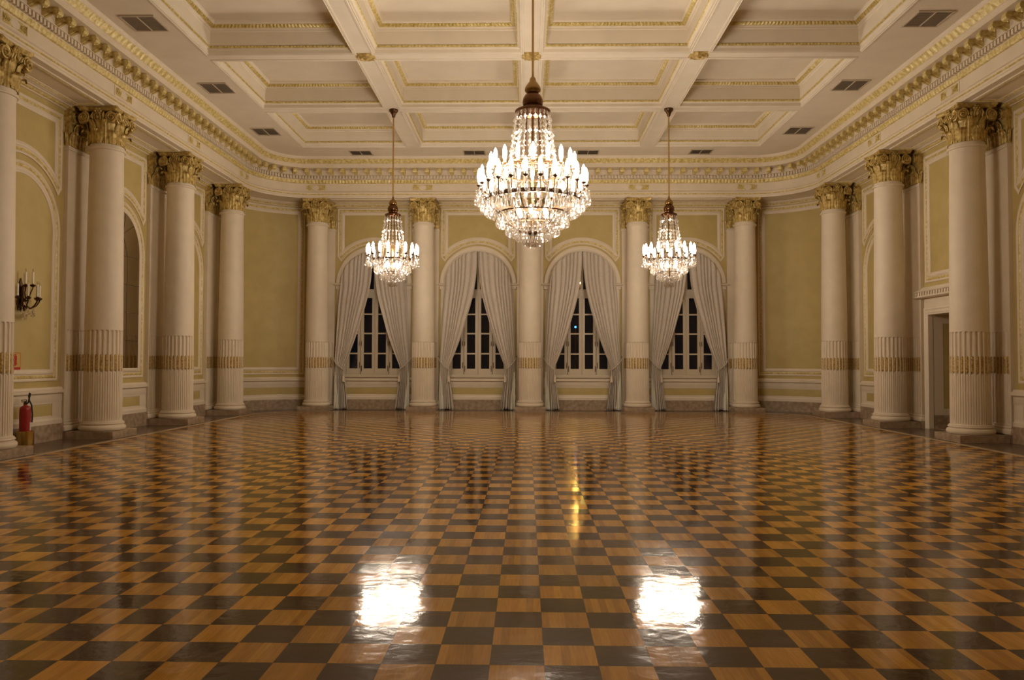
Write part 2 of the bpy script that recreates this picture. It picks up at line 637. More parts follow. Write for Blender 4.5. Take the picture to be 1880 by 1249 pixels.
# frieze tablets above every column
def tablet_meshes():
    a = MB().box(-.37, .37, -.012, 0, -.115, .115)
    b = MB()
    b.box(-.33, .33, -.018, -.012, -.085, .085)
    for sx in (-1, 1):
        for k in range(4):
            x = sx * (.31 - .045 * k)
            b.tube([(x, -.02, -.07 + .012 * k), (x - sx * .03, -.032, 0), (x, -.02, .07 - .012 * k)], .012, 5)
    c = MB()
    n = 24
    c.add([(0, -.03, 0)] + [(.125 * cos(2 * pi * i / n), -.0185, .083 * sin(2 * pi * i / n)) for i in range(n)], [(0, 1 + i, 1 + (i + 1) % n) for i in range(n)])
    return a, b, c
tab_proto = None
def tablet(parent, pos, rz):
    global tab_proto
    if tab_proto is None:
        a, b, c = tablet_meshes()
        tab_proto = a.obj('frieze_tablet', CREAM, parent)
        b.obj('gilded_relief', GOLD, tab_proto)
        c.obj('oval_boss', CREAM, tab_proto)
        o = tab_proto
    else:
        o = copy_tree(tab_proto, parent)
    o.location = pos
    o.rotation_euler = (0, 0, rz)
    return o

# ------------------------------------------------------------------ ceiling
BX = [XC - .02 - 3.65, XC - .02, XC - .02 + 3.65]
BY = [20.27 - 3.57 * i for i in range(5)]
hx, hy = .25, .21
XS = [(-6.95, BX[0] - hx), (BX[0] + hx, BX[1] - hx), (BX[1] + hx, BX[2] - hx), (BX[2] + hx, 7.15)]
YS = [(BY[0] + hy, 23.74)] + [(BY[i + 1] + hy, BY[i] - hy) for i in range(4)] + [(2.7, BY[4] - hy)]
mb = MB()
def cq(x0, y0, x1, y1):
    if x1 > x0 and y1 > y0:
        mb.add([(x0, y0, Z_CEIL), (x1, y0, Z_CEIL), (x1, y1, Z_CEIL), (x0, y1, Z_CEIL)], [(0, 3, 2, 1)])
ex = HS + R_FRZ - .55
xs = [XC - ex] + [v for p in XS for v in p] + [XC + ex]
ys = [YN] + [v for p in reversed(YS) for v in p] + [YC + R_FRZ - .55]
for i in range(len(xs) - 1):
    for j in range(len(ys) - 1):
        if i % 2 == 1 and j % 2 == 1:
            continue
        cq(xs[i], ys[j], xs[i + 1], ys[j + 1])
ceiling = struct(mb.obj('ceiling', WHITE, smooth=0), 'white coffered plaster ceiling with gilded mouldings')
def rect_loft(mb, w, d, prof, mi=0):
    """prof: (inset, z) around a w x d opening"""
    rows = []
    for s, z in prof:
        rows.append([(-w / 2 + s, -d / 2 + s, z), (w / 2 - s, -d / 2 + s, z), (w / 2 - s, d / 2 - s, z), (-w / 2 + s, d / 2 - s, z)])
    mb.grid(rows, mi, closed=True)
def rect_wave(mb, w, d, prof, period, amp):
    """repeating leaf swelling along the four sides"""
    sub = 5
    cols = []
    corners = [(-1, -1), (1, -1), (1, 1), (-1, 1)]
    for k in range(4):
        c0, c1 = corners[k], corners[(k + 1) % 4]
        ln = w if k % 2 == 0 else d
        n = int(ln / period) * sub
        for i in range(n):
            t = i / n
            cols.append((c0[0] + (c1[0] - c0[0]) * t, c0[1] + (c1[1] - c0[1]) * t, abs(sin(pi * (i % sub) / sub))))
    rows = [[(cx * (w / 2 - s - amp * k * wv), cy * (d / 2 - s - amp * k * wv), z - amp * k * wv * .5) for cx, cy, wv in cols] for s, z, k in prof]
    mb.grid(rows, 0, closed=True)
def coffer(w, d):
    m = MB()
    rect_loft(m, w, d, [(-.09, 0), (-.085, -.018), (-.05, -.02), (-.035, -.006), (-.015, -.016), (0, 0), (0, .07), (.02, .085), (.045, .10)])
    rect_loft(m, w, d, [(.05, .155), (.05, .45), (.07, .465), (.07, .49), (.095, .50), (.20, .585)])
    rect_loft(m, w, d, [(.20, .585), (.21, .60), (.215, .64)])
    s = .215
    m.add([(-w / 2 + s, -d / 2 + s, .64), (w / 2 - s, -d / 2 + s, .64), (w / 2 - s, d / 2 - s, .64), (-w / 2 + s, d / 2 - s, .64)], [(0, 1, 2, 3)])
    c = m.obj('coffer', WHITE, ceiling, smooth=0)
    g = MB()
    rect_wave(g, w, d, [(.04, .10, 0), (.06, .11, 1), (.06, .145, 1), (.045, .155, 0)], .075, .014)
    g.obj('gilded_bead', GOLD, c)
    g = MB()
    rect_wave(g, w, d, [(.095, .515, 0), (.115, .52, .9), (.145, .54, 1), (.175, .565, .6), (.18, .57, 0)], .085, .035)
    g.obj('gilded_leaf_band', GOLD, c)
    return c
cof = {}
for x0, x1 in XS:
    for y0, y1 in YS:
        key = (round(x1 - x0, 2), round(y1 - y0, 2))
        if key not in cof:
            o = cof[key] = coffer(*key)
        else:
            o = copy_tree(cof[key], ceiling)
        o.location = ((x0 + x1) / 2, (y0 + y1) / 2, Z_CEIL)

# gilded rosettes where beams cross
def rosette():
    m = MB()
    def rf(a, z):
        return 1 + .06 * cos(10 * a)
    m.lathe([(.20, 0), (.20, -.02), (.17, -.035), (.15, -.025), (.13, -.03), (.10, -.055), (.06, -.05), (.04, -.07), (.005, -.085)], 40, rf=rf)
    m.box(-.21, .21, -.21, .21, -.012, 0)
    return m.obj('ceiling_rosette', OLDGOLD)
ros = None
for (x, y), lab in (((BX[0], BY[1]), 'gilded ceiling rosette on the beam crossing over the mirror side of the room'),
                    ((BX[1], BY[1]), 'gilded ceiling rosette behind the rod of the big chandelier'),
                    ((BX[2], BY[1]), 'gilded ceiling rosette on the beam crossing over the doorway side of the room'),
                    ((BX[1], BY[0]), 'gilded ceiling rosette midway between the two small chandeliers')):
    if ros is None:
        o = ros = rosette()
    else:
        o = ros.copy()
        COL.objects.link(o)
    o.location = (x, y, Z_CEIL - .001)
    tag(o, lab, 'rosette', 'ceiling rosettes')

# air vents in the flat ceiling border
def vent(w, d):
    t = thing('air_vent', '', 'vent')
    f = MB()
    for x0, x1, y0, y1 in ((-w / 2, w / 2, -d / 2, -d / 2 + .03), (-w / 2, w / 2, d / 2 - .03, d / 2), (-w / 2, -w / 2 + .03, -d / 2 + .03, d / 2 - .03), (w / 2 - .03, w / 2, -d / 2 + .03, d / 2 - .03), (-.01, .01, -d / 2 + .03, d / 2 - .03)):
        f.box(x0, x1, y0, y1, -.025, 0)
    f.obj('vent_frame', VENTF, t, smooth=0)
    g = MB()
    n = 22
    for i in range(n):
        y = -d / 2 + .03 + (d - .06) * (i + .5) / n
        g.add([(x, y + dy, z) for x in (-w / 2 + .03, w / 2 - .03) for dy, z in ((-.015, -.012), (.013, -.005))], [(0, 1, 3, 2)])
    g.box(-w / 2 + .03, w / 2 - .03, -d / 2 + .03, d / 2 - .03, -.002, 0)
    g.obj('vent_grille', VENT, t, smooth=0)
    return t
v1, v2 = vent(.70, .70), vent(.70, .56)
VL = [((-7.59, 14.95), v1, 'first square ceiling vent from the camera along the mirror wall'), ((-7.60, 18.57), v1, 'second square ceiling vent from the camera along the mirror wall'), ((-7.61, 22.15), v1, 'square ceiling vent beside the curved corner of the mirror wall'),
      ((7.80, 14.95), v1, 'first square ceiling vent from the camera along the doorway wall'), ((7.80, 18.55), v1, 'second square ceiling vent from the camera along the doorway wall'), ((7.83, 22.2), v1, 'square ceiling vent beside the curved corner of the doorway wall'),
      ((-5.32, 24.45), v2, 'ceiling vent over the window beside the mirror-side corner'), ((-1.68, 24.45), v2, 'ceiling vent just on the mirror side of the big chandelier'),
      ((1.95, 24.45), v2, 'ceiling vent just on the doorway side of the big chandelier'), ((5.53, 24.42), v2, 'ceiling vent over the window beside the doorway-side corner')]
used = set()
for (x, y), pr, lab in VL:
    if id(pr) in used:
        o = copy_tree(pr)
    else:
        o = pr
        used.add(id(pr))
    o.location = (x, y, Z_CEIL - .001)
    tag(o, lab, 'vent', 'ceiling air vents')

# ------------------------------------------------------------------ columns
RB, RT, NFL = .385, .332, 24
def shaft_r(z):
    t = (z - .30) / 6.0
    return RB - (RB - RT) * max(0, t) ** 1.5
def col_shaft():
    m = MB()
    per = 8
    n = NFL * per
    zs = [.355, .36, .38, .45, 1.0, 1.40, 1.409, 1.41, 1.416, 1.43, 1.47, 1.50, 1.7, 1.76, 1.785, 1.798, 1.802, 1.82, 2.0, 2.20, 2.24, 2.262, 2.28, 2.292, 2.30, 2.306, 2.32] + [2.6 + .4 * i for i in range(9)] + [6.10]
    rows = []
    for z in zs:
        R = shaft_r(z)
        row = []
        for j in range(n):
            a = 2 * pi * j / n
            t = ((j % per) / per) - .5            # 0 at flute centre
            half = .37
            d = 0
            if .37 < z < 2.31:
                w = half
                top = 2.305
                if z > top - .045:
                    k = 1 - ((z - (top - .045)) / .045) ** 2
                    w = half * sqrt(max(0, k))
                if w > 0 and abs(t) < w:
                    q = sqrt(1 - (t / w) ** 2)
                    if z < 1.405:
                        d = -.016 * (1 if abs(t) > .2 else .15)   # cabled flutes
                    else:
                        d = -.032 * q
            rr = R + d
            row.append((rr * cos(a), rr * sin(a), z))
        rows.append(row)
    # neck ring and foot
    def ring(r, z):
        return [(r * cos(2 * pi * j / n), r * sin(2 * pi * j / n), z) for j in range(n)]
    rows = [ring(RB + .03, .335), ring(RB + .012, .345)] + rows + [ring(RT + .006, 6.16), ring(RT + .012, 6.20), ring(RT + .04, 6.205), ring(RT + .05, 6.23), ring(RT + .04, 6.255), ring(RT + .015, 6.26), ring(RT + .012, 6.30), ring(RT + .01, 6.32)]
    m.grid(rows, 0, closed=True)
    return m
def gold_inserts(radius_fn, n, half, flat=None):
    """the gilded husk ornaments sitting in the flutes"""
    m = MB()
    for k in range(n):
        rows = []
        for i in range(15):
            t = i / 14
            z = 1.425 + (1.79 - 1.425) * t
            env = min(1, sqrt(max(0, 1 - max(0, abs(t - .5) * 2 - .82) ** 2 / .0324)) + .02)
            bead = .55 + .45 * abs(sin(pi * t * 4))
            row = []
            for j in range(5):
                u = (j / 4 - .5) * 2
                row.append(radius_fn(k, u * half * env, .020 * bead * (1 - u * u), z))
            rows.append(row)
        m.grid(rows)
    return m
def leaf(m, pf, h, w, curl, base_out=.0):
    """acanthus leaf: pf(across, out, up) -> point; stem up the bell, tip rolls outwards"""
    rows = []
    K, J = 11, 9
    for i in range(K):
        t = i / (K - 1)
        if t < .72:
            o, zz = base_out + .012 + .05 * t ** 2 * h / .3, h * t / .72 * .93
        else:
            a = (t - .72) / .28 * 2.5
            o, zz = base_out + .012 + .026 * h / .3 + curl * sin(a) * .5 + curl * .35 * (1 - cos(a)), h * .93 + curl * .55 * sin(a) - curl * .45 * max(0, 1 - cos(a)) * .6
        ww = w * (.62 + .38 * sin(pi * min(1, t * 1.15))) * (1 if t < .8 else (1 - (t - .8) / .2 * .55))
        ser = 1 - .16 * (i % 2)
        row = []
        for j in range(J):
            u = (j / (J - 1) - .5) * 2
            rib = .014 * (1 - abs(u)) + .007 * cos(u * pi * 3)
            row.append(pf(u * ww * ser, o + rib, zz))
        rows.append(row)
    m.grid(rows)
def spiral(m, pf, R, turns, sgn, tube_r):
    """scroll disc: pf(a, b, out) in the disc plane"""
    pts, rr = [], []
    n = int(turns * 18)
    for i in range(n + 1):
        t = i / n
        a = pi / 2 - sgn * 2 * pi * turns * t
        r = R * (1 - t) ** .8 * .86 + .012
        pts.append(pf(r * cos(a), r * sin(a), .012 + .022 * t))
        rr.append(tube_r * (1 - .45 * t))
    m.tube(pts, rr, 6)
    k = 18
    m.add([pf(0, 0, .02)] + [pf(R * .9 * cos(2 * pi * i / k), R * .9 * sin(2 * pi * i / k), 0) for i in range(k)], [(0, 1 + i, 1 + (i + 1) % k) for i in range(k)])
    m.add([pf(0, 0, -.05)] + [pf(R * .9 * cos(2 * pi * i / k), R * .9 * sin(2 * pi * i / k), -.05) for i in range(k)], [(0, 1 + i, 1 + (i + 1) % k) for i in range(k)])
    m.add([pf(R * .9 * cos(2 * pi * i / k), R * .9 * sin(2 * pi * i / k), z) for z in (0, -.05) for i in range(k)], [(i, (i + 1) % k, k + (i + 1) % k, k + i) for i in range(k)])

def capital_parts(parent):
    z0 = 6.32
    m = MB()
    m.lathe([(RT - .005, z0), (RT, z0 + .1), (RT + .015, z0 + .35), (RT + .03, z0 + .48), (RT + .07, z0 + .55), (RT + .06, z0 + .60), (RT, z0 + .66)], 32, cap=False)
    for tier, h, w, curl in ((0, .26, .105, .12), (1, .47, .10, .14)):
        for k in range(8):
            a0 = 2 * pi * (k + .5 * tier) / 8
            def pf(u, o, zz, a0=a0):
                r = RT + .005 + o
                a = a0 + u / (RT + .02)
                return (r * cos(a), r * sin(a), z0 + zz)
            leaf(m, pf, h, w, curl, .0 if tier else .012)
    # egg ring between the scrolls
    for k in range(20):
        a = 2 * pi * k / 20
        c = Vector(((RT + .075) * cos(a), (RT + .075) * sin(a), z0 + .555))
        m.lathe([(.004, c.z - .045), (.028, c.z - .03), (.034, c.z), (.024, c.z + .03), (.004, c.z + .04)], 6, c=(c.x, c.y), cap=False)
    cap = m.obj('capital', OLDGOLD, parent, smooth=50)
    # abacus with hollow sides
    a_ = MB()
    pts = []
    for k in range(4):
        b = pi / 2 * k + pi / 4
        ca, sa = cos(pi / 2 * k), sin(pi / 2 * k)
        for i in range(9):
            t = (i / 8 - .5) * 2
            d = .43 - .06 * (1 - t * t)
            l = .41 * t
            pts.append((ca * d - sa * l, sa * d + ca * l))
    n = len(pts)
    rows = [[(x * s, y * s, z) for x, y in pts] for s, z in ((.88, 7.0), (.95, 7.015), (.95, 7.04), (1.0, 7.06), (1.0, 7.105))]
    a_.grid(rows, closed=True)
    a_.add([(x, y, 7.105) for x, y in pts], [tuple(range(n))])
    a_.add([(x * .88, y * .88, 7.0) for x, y in pts], [tuple(range(n))])
    a_.obj('abacus', OLDGOLD, cap, smooth=40)
    vol = None
    for k in range(4):
        for sg in (-1, 1):
            ca, sa = cos(pi / 2 * k), sin(pi / 2 * k)
            v = MB()
            def pf(a, b, o):
                d, l, z = .385 + o, sg * .30 + a, 6.865 + b
                return (ca * d - sa * l, sa * d + ca * l, z)
            spiral(v, pf, .128, 2.2, -sg, .022)
            v.obj('volute', OLDGOLD, cap, smooth=50)
    for k in range(4):
        fl_ = MB()
        ca, sa = cos(pi / 2 * k), sin(pi / 2 * k)
        for i in range(7):
            a = 2 * pi * i / 6
            rr = .055 if i < 6 else 0
            def pf(p):
                d, l, z = .385 + p[1], rr * cos(a) + p[0], 7.0 + rr * sin(a) + p[2]
                return (ca * d - sa * l, sa * d + ca * l, z)
            ball = MB().lathe([(.004, -.03), (.026, -.018), (.03, 0), (.026, .018), (.004, .03)], 8, cap=False)
            fl_.join(ball, pf)
        for i in range(5):
            l0 = (i - 2) * .055
            fl_.tube([(ca * .36 - sa * l0, sa * .36 + ca * l0, 6.98), (ca * .41 - sa * l0 * 1.1, sa * .41 + ca * l0 * 1.1, 6.90), (ca * .385 - sa * l0, sa * .385 + ca * l0, 6.82)], [.022, .026, .012], 6)
        fl_.obj('fleuron', OLDGOLD, cap, smooth=50)
    return cap

def make_column():
    """local: axis at origin, +x towards the room, -x towards the wall"""
    t = thing('column', '', 'column', kind='thing')
    MB().box(-.52, .50, -.50, .50, 0, .15).obj('plinth', MARBLE, t, smooth=0)
    b = MB()
    b.lathe([(.40, .15), (.435, .155), (.458, .185), (.462, .215), (.452, .245), (.42, .268), (.41, .272), (.41, .282), (.425, .288), (.432, .302), (.425, .318), (.41, .325), (.405, .338)], 48)
    b.obj('base', CREAM, t, smooth=35)
    col_shaft().obj('shaft', CREAM, t, smooth=32)
    def rf(k, u, o, z):
        a = 2 * pi * (k + .5) / NFL + u
        r = shaft_r(z) - .016 + o
        return (r * cos(a), r * sin(a), z)
    gold_inserts(rf, NFL, 2 * pi / NFL * .36).obj('gilded_band', BANDGOLD, t, smooth=50)
    capital_parts(t)
    return t

def make_pilaster():
    """local: wall plane at x = 0, +x towards the room"""
    t = thing('pilaster', '', 'pilaster', kind='thing')
    hw, pr = .45, .09
    MB().box(0, .14, -hw - .05, hw + .05, 0, .15).obj('plinth', MARBLE, t, smooth=0)
    m = MB()
    prof = [(pr + .01, .15), (pr + .045, .165), (pr + .055, .21), (pr + .045, .25), (pr + .02, .27), (pr + .015, .285), (pr + .03, .30), (pr + .02, .32), (pr + .012, .335)]
    m.grid([[(0, -hw - (p - pr), z), (p, -hw - (p - pr), z), (p, hw + (p - pr), z), (0, hw + (p - pr), z)] for p, z in prof])
    m.grid([[(0, -hw - .01, .15), (0, hw + .01, .15)], [(pr + .01, -hw - .01, .15), (pr + .01, hw + .01, .15)]])
    m.obj('base', CREAM, t, smooth=30)
    # shaft with seven shallow flutes below 2.3 m
    m = MB()
    NF = 7
    per = 8
    lat = []
    for k in range(NF):
        c = -hw + .05 + (2 * hw - .1) * (k + .5) / NF
        wd_ = (2 * hw - .1) / NF
        for j in range(per):
            lat.append((c + wd_ * (j / per - .5), (j / per - .5)))
    lat = [(-hw, None)] + lat + [(hw - .05, None), (hw, None)]
    zs = [.335, .37, .38, 1.40, 1.415, 1.79, 1.805, 2.2, 2.262, 2.285, 2.30, 2.306, 2.4, 6.1]
    rows = []
    for z in zs:
        row = [(0, -hw, z)]
        for y, tt in lat:
            d = 0
            if tt is not None and .375 < z < 2.305:
                w = .40 * (1 if z < 2.26 else sqrt(max(0, 1 - ((z - 2.26) / .045) ** 2)))
                if w > 0 and abs(tt) < w:
                    d = .018 * (sqrt(1 - (tt / w) ** 2) if z > 1.405 else (1 if abs(tt) > .28 else .4))
            row.append((pr - d, y, z))
        row.append((0, hw, z))
        rows.append(row)
    m.grid(rows)
    m.grid([[(0, -hw - q, z), (pr + q, -hw - q, z), (pr + q, hw + q, z), (0, hw + q, z)] for q, z in ((0, 6.1), (.004, 6.15), (.025, 6.155), (.03, 6.175), (.025, 6.20), (.005, 6.205), (.005, 6.24))])
    m.obj('shaft', CREAM, t, smooth=30)
    def rf(k, u, o, z):
        c = -hw + .05 + (2 * hw - .1) * (k + .5) / NF
        return (pr - .008 + o, c + u, z)
    gold_inserts(rf, NF, (2 * hw - .1) / NF * .36).obj('gilded_band', BANDGOLD, t, smooth=50)
    m = MB()
    m.grid([[(0, -hw - q, z), (pr + q, -hw - q, z), (pr + q, hw + q, z), (0, hw + q, z)] for q, z in ((.0, 6.24), (.0, 6.6), (.03, 6.8), (.05, 6.86), (.02, 6.9), (.02, 7.0), (.05, 7.02), (.06, 7.08), (.06, 7.105))])
    for k in range(4):
        c = -hw + .11 + (2 * hw - .22) * k / 3
        leaf(m, lambda u, o, zz, c=c: (pr + o, c + u, 6.25 + zz), .27, .10, .10)
    for k in range(3):
        c = -hw + .22 + (2 * hw - .44) * k / 2
        leaf(m, lambda u, o, zz, c=c: (pr + o, c + u, 6.25 + zz), .48, .10, .12)
    for sd in (-1, 1):
        leaf(m, lambda u, o, zz: (pr / 2 + u * .4, sd * (hw + o), 6.25 + zz), .27, .10, .09)
    cap = m.obj('capital', OLDGOLD, t, smooth=50)
    for sg in (-1, 1):
        v = MB()
        spiral(v, lambda a, b, o: (pr + .07 + o, sg * .36 + a, 6.865 + b), .115, 2.3, -sg, .018)
        v.obj('volute', OLDGOLD, cap, smooth=50)
    return t

col0, pil0 = make_column(), make_pilaster()
CLIST = [('L', 3, 'cream column at the near edge of the mirror wall, hiding half the wall sconce', 'pilaster behind the column that hides half the sconce'),
         ('L', 2, 'cream column between the arch with the sconce and the mirror', 'pilaster between the sconce arch and the mirror'),
         ('L', 1, 'cream column on the window side of the mirror', 'pilaster on the window side of the mirror'),
         ('L', 0, 'cream column ending the mirror wall beside the curved corner', 'pilaster ending the mirror wall beside the curved corner'),
         ('B', 0, 'cream column starting the window wall at the corner by the mirror wall', 'pilaster starting the window wall at the corner by the mirror wall'),
         ('B', 1, 'cream column between the first and second windows counted from the mirror wall', 'pilaster between the first and second windows counted from the mirror wall'),
         ('B', 2, 'cream column in the middle of the window wall below the big chandelier', 'pilaster behind the middle column of the window wall'),
         ('B', 3, 'cream column between the first and second windows counted from the doorway wall', 'pilaster between the first and second windows counted from the doorway wall'),
         ('B', 4, 'cream column starting the window wall at the corner by the doorway wall', 'pilaster starting the window wall at the corner by the doorway wall'),
         ('R', 0, 'cream column ending the doorway wall beside the curved corner', 'pilaster ending the doorway wall beside the curved corner'),
         ('R', 1, 'cream column on the window side of the open doorway', 'pilaster on the window side of the open doorway'),
         ('R', 2, 'cream column covering part of the open doorway', 'pilaster on the camera side of the open doorway'),
         ('R', 3, 'cream column one bay towards the camera from the doorway', 'pilaster one bay towards the camera from the doorway')]
first = True
for sd, k, lc, lp in CLIST:
    s = XC + (k - 2) * BAY if sd == 'B' else YC - k * BAY
    rz = {'L': 0, 'R': pi, 'B': -pi / 2}[sd]
    c = col0 if first else copy_tree(col0)
    p_ = pil0 if first else copy_tree(pil0)
    first = False
    c.location, c.rotation_euler = at(sd, s, R_COL), (0, 0, rz)
    p_.location, p_.rotation_euler = at(sd, s, R_WALL), (0, 0, rz)
    tag(c, lc, 'column', 'columns around the ballroom', 'thing')
    tag(p_, lp, 'pilaster', 'pilasters behind the columns', 'thing')
    tablet(ENT[sd], at(sd, s, R_FRZ, 7.46), {'L': pi / 2, 'R': -pi / 2, 'B': 0}[sd])

# ------------------------------------------------------------------ wall mouldings
def wall_map(sd, c):
    """local (s, z, h): s along the wall from c, h out of the wall"""
    if sd == 'L':
        return lambda s, z, h: at('L', c + s, R_WALL - h, z)
    if sd == 'R':
        return lambda s, z, h: at('R', c + s, R_WALL - h, z)
    if sd == 'B':
        return lambda s, z, h: at('B', c + s, R_WALL - h, z)
    return lambda s, z, h: arc(sd[1], pi / 4 + s / R_WALL, R_WALL - h, z)
def inset(poly, d, closed=True):
    """mitred inward offset of a polygon given clockwise seen in (s, z) (interior to the right of travel)"""
    n = len(poly)
    out = []
    for i in range(n):
        p = Vector(poly[i])
        a = Vector(poly[i - 1]) if (closed or i > 0) else None
        b = Vector(poly[(i + 1) % n]) if (closed or i < n - 1) else None
        ns = []
        for u, w in ((a, p), (p, b)):
            if u is not None and w is not None:
                t = w - u
                if t.length > 1e-7:
                    t.normalize()
                    ns.append(Vector((t.y, -t.x)))
        m = sum(ns, Vector((0, 0)))
        m.normalize()
        k = max(.35, m.dot(ns[0]))
        out.append(tuple(p + m * (d / k)))
    return out
def moulding(mb, poly, wm, prof, closed=True, mats=None):
    """prof: (inset, height, material index of the strip that follows)"""
    rings = [[wm(s, z, h) for s, z in inset(poly, d, closed)] for d, h, _ in prof]
    for i in range(len(prof) - 1):
        mb.grid([rings[i], rings[i + 1]], prof[i][2], closed=closed)
FRAME = [(0, 0, 0), (.0, .025, 0), (.025, .03, 0), (.045, .018, 0), (.055, .012, 1), (.075, .028, 1), (.10, .028, 1), (.118, .012, 0), (.135, .015, 0), (.15, .03, 0), (.18, .032, 0), (.21, .018, 0), (.235, .012, 0), (.24, 0, 0)]
def arch_poly(r, z0, zs, n=30):
    return [(-r, z0)] + [(r * cos(pi - pi * i / n), zs + r * sin(pi - pi * i / n)) for i in range(n + 1)] + [(r, z0)]
def spandrel_poly(hw, ztop, zside, rx, rarc, zs, n=24):
    """panel above an arch: top corners, pointed feet, hollow arc below (clockwise)"""
    a0 = math.acos(rx / rarc)
    arcp = [(rarc * cos(a0 + (pi - 2 * a0) * i / n), zs + rarc * sin(a0 + (pi - 2 * a0) * i / n)) for i in range(n + 1)]
    return [(-hw, zside), (-hw, ztop), (hw, ztop), (hw, zside)] + arcp
tn = [7]
def trim(mb, mats, label, smooth=30, parent=None):
    o = struct(mb.obj('trim_%d' % tn[0], mats, smooth=smooth), label)
    tn[0] += 1
    return o

def bar(mb, wm, s0, s1, prof, mi=0, n=1):
    """straight moulding along the wall: prof (h, z)"""
    mb.grid([[wm(s0 + (s1 - s0) * i / n, z, h) for h, z in prof] for i in range(n + 1)], mi)
    for s in (s0, s1):
        mb.add([wm(s, z, h) for h, z in prof] , [tuple(range(len(prof)))], mi)

def dado(sd, c, half, label, n=1, panel=True):
    wm = wall_map(sd, c)
    mb = MB()
    bar(mb, wm, -half, half, [(0, 0), (.10, 0), (.10, .34), (0, .34)], 2, n)
    bar(mb, wm, -half, half, [(0, .34), (.085, .34), (.085, .42), (.07, .435), (.06, .46), (.06, .50), (.045, .51), (.045, .75), (.06, .76), (.06, .80), (.07, .82), (.07, .95), (.09, .965), (.12, .985), (.12, 1.04), (.08, 1.06), (.06, 1.10), (0, 1.10)], 0, n)
    ph = half - .32 if panel else half
    bar(mb, wm, -ph, ph, [(.045, .52), (.05, .52), (.05, .745), (.045, .745)], 1, n)
    if panel:
        for s0, s1 in ((-half, -ph), (ph, half)):
            bar(mb, wm, s0, s1, [(.045, .50), (.062, .50), (.062, .77), (.045, .77)], 0, n)
    return trim(mb, [CREAM, YELLOW, MARBLE], label)

def bed(sd, c, half, label, n=1):
    wm = wall_map(sd, c)
    mb = MB()
    bar(mb, wm, -half, half, [(0, 6.99), (.04, 6.995), (.04, 7.015)], 0, n)
    bar(mb, wm, -half, half, [(.04, 7.015), (.08, 7.03), (.10, 7.055)], 1, n)
    bar(mb, wm, -half, half, [(.10, 7.055), (.15, 7.06), (.15, 7.075), (.20, 7.085), (.21, 7.108), (0, 7.108)], 0, n)
    return trim(mb, [CREAM, GOLD], label)

UP_PROF = FRAME
def soffit_panel(sd, c, label):
    mb = MB()
    poly = [(-1.34, 1.92), (-1.34, 2.56), (1.34, 2.56), (1.34, 1.92)]
    moulding(mb, poly, lambda s, r, h: at(sd, c + s, r, Z_SOF - h), [(0, 0, 0), (0, .02, 0), (.03, .03, 0), (.05, .02, 1), (.07, .03, 1), (.085, .012, 0), (.11, .012, 0), (.12, 0, 0)])
    trim(mb, [CREAM, GOLD], label)
def floor_line(sd, c, label):
    mb = MB()
    poly = [(-1.28, 1.51), (-1.28, 2.655), (1.28, 2.655), (1.28, 1.51)]
    moulding(mb, poly, lambda s, r, h: at(sd, c + s, r, h), [(0, .002, 0), (.028, .002, 0)])
    trim(mb, [STRIP], label, smooth=0)
where = {('B', 0): 'window beside the mirror-side corner', ('B', 1): 'second window from the mirror side', ('B', 2): 'second window from the doorway side', ('B', 3): 'window beside the doorway-side corner',
         ('L', 0): 'blind arch between mirror and corner', ('L', 1): 'mirror', ('L', 2): 'blind arch with the sconce', ('R', 0): 'blind arch between doorway and corner', ('R', 1): 'doorway', ('R', 2): 'blind arch on the camera side of the doorway'}
for sd, cs in (('B', BAYX), ('L', BAYY), ('R', BAYY)):
    for k, c in enumerate(cs):
        wm = wall_map(sd, c)
        w = where[(sd, k)]
        dado(sd, c, 1.32, 'cream dado with marble foot below the ' + w, panel=sd != 'B')
        bed(sd, c, 1.34, 'moulding under the soffit above the ' + w)
        soffit_panel(sd, c, 'soffit panel moulding above the ' + w)
        floor_line(sd, c, 'thin beige inlay line in the stone border before the ' + w)
        if sd == 'R' and k == 1:
            continue
        mb = MB()
        if sd == 'B':
            moulding(mb, spandrel_poly(1.285, 6.96, 5.27, 1.15, 1.39, ASP), wm, UP_PROF)
        else:
            moulding(mb, spandrel_poly(1.25, 6.86, 5.27, 1.12, 1.36, 4.33), wm, UP_PROF)
        trim(mb, [CREAM, GOLD], 'moulded wall panel above the ' + w)
        mb = MB()
        if sd == 'B':
            # plain cream archivolt on little imposts, plain jambs below
            ap = arch_poly(ARO, ASP, ASP)[1:-1]
            moulding(mb, ap, wm, [(0, 0, 0), (0, .06, 0), (.03, .07, 0), (.12, .075, 0), (.17, .055, 0), (.19, .05, 0), (.19, -.30, 0)], closed=False)
            for sg in (-1, 1):
                rows = []
                for e, z in ((0, 4.15), (0, 4.235), (.025, 4.24), (.03, 4.26), (.085, 4.295), (.095, 4.33), (.03, 4.345), (0, 4.36)):
                    x0, x1 = sg * (AR), sg * (ARO + e)
                    rows.append([wm(x0, z, 0), wm(x0, z, .075 + e), wm(x1, z, .075 + e), wm(x1, z, 0)])
                mb.grid(rows)
                mb.add([wm(sg * AR, 4.15, 0), wm(sg * AR, 4.15, .075), wm(sg * ARO, 4.15, .075), wm(sg * ARO, 4.15, 0)], [(0, 1, 2, 3)])
                x0, x1 = sg * AR, sg * (ARO - .045)
                mb.grid([[wm(x0, z, -.3), wm(x0, z, .035), wm(x1, z, .035), wm(x1, z, 0)] for z in (SILL, 4.15)])
            trim(mb, [CREAM, GOLD], 'cream arch surround of the ' + w)
        else:
            poly = [(-1.22, 1.23)] + [(1.22 * cos(pi - pi * i / 40), 4.33 + 1.22 * sin(pi - pi * i / 40)) for i in range(41)] + [(1.22, 1.23)]
            moulding(mb, poly, wm, FRAME)
            trim(mb, [CREAM, GOLD], 'gilded frame moulding of the ' + w)
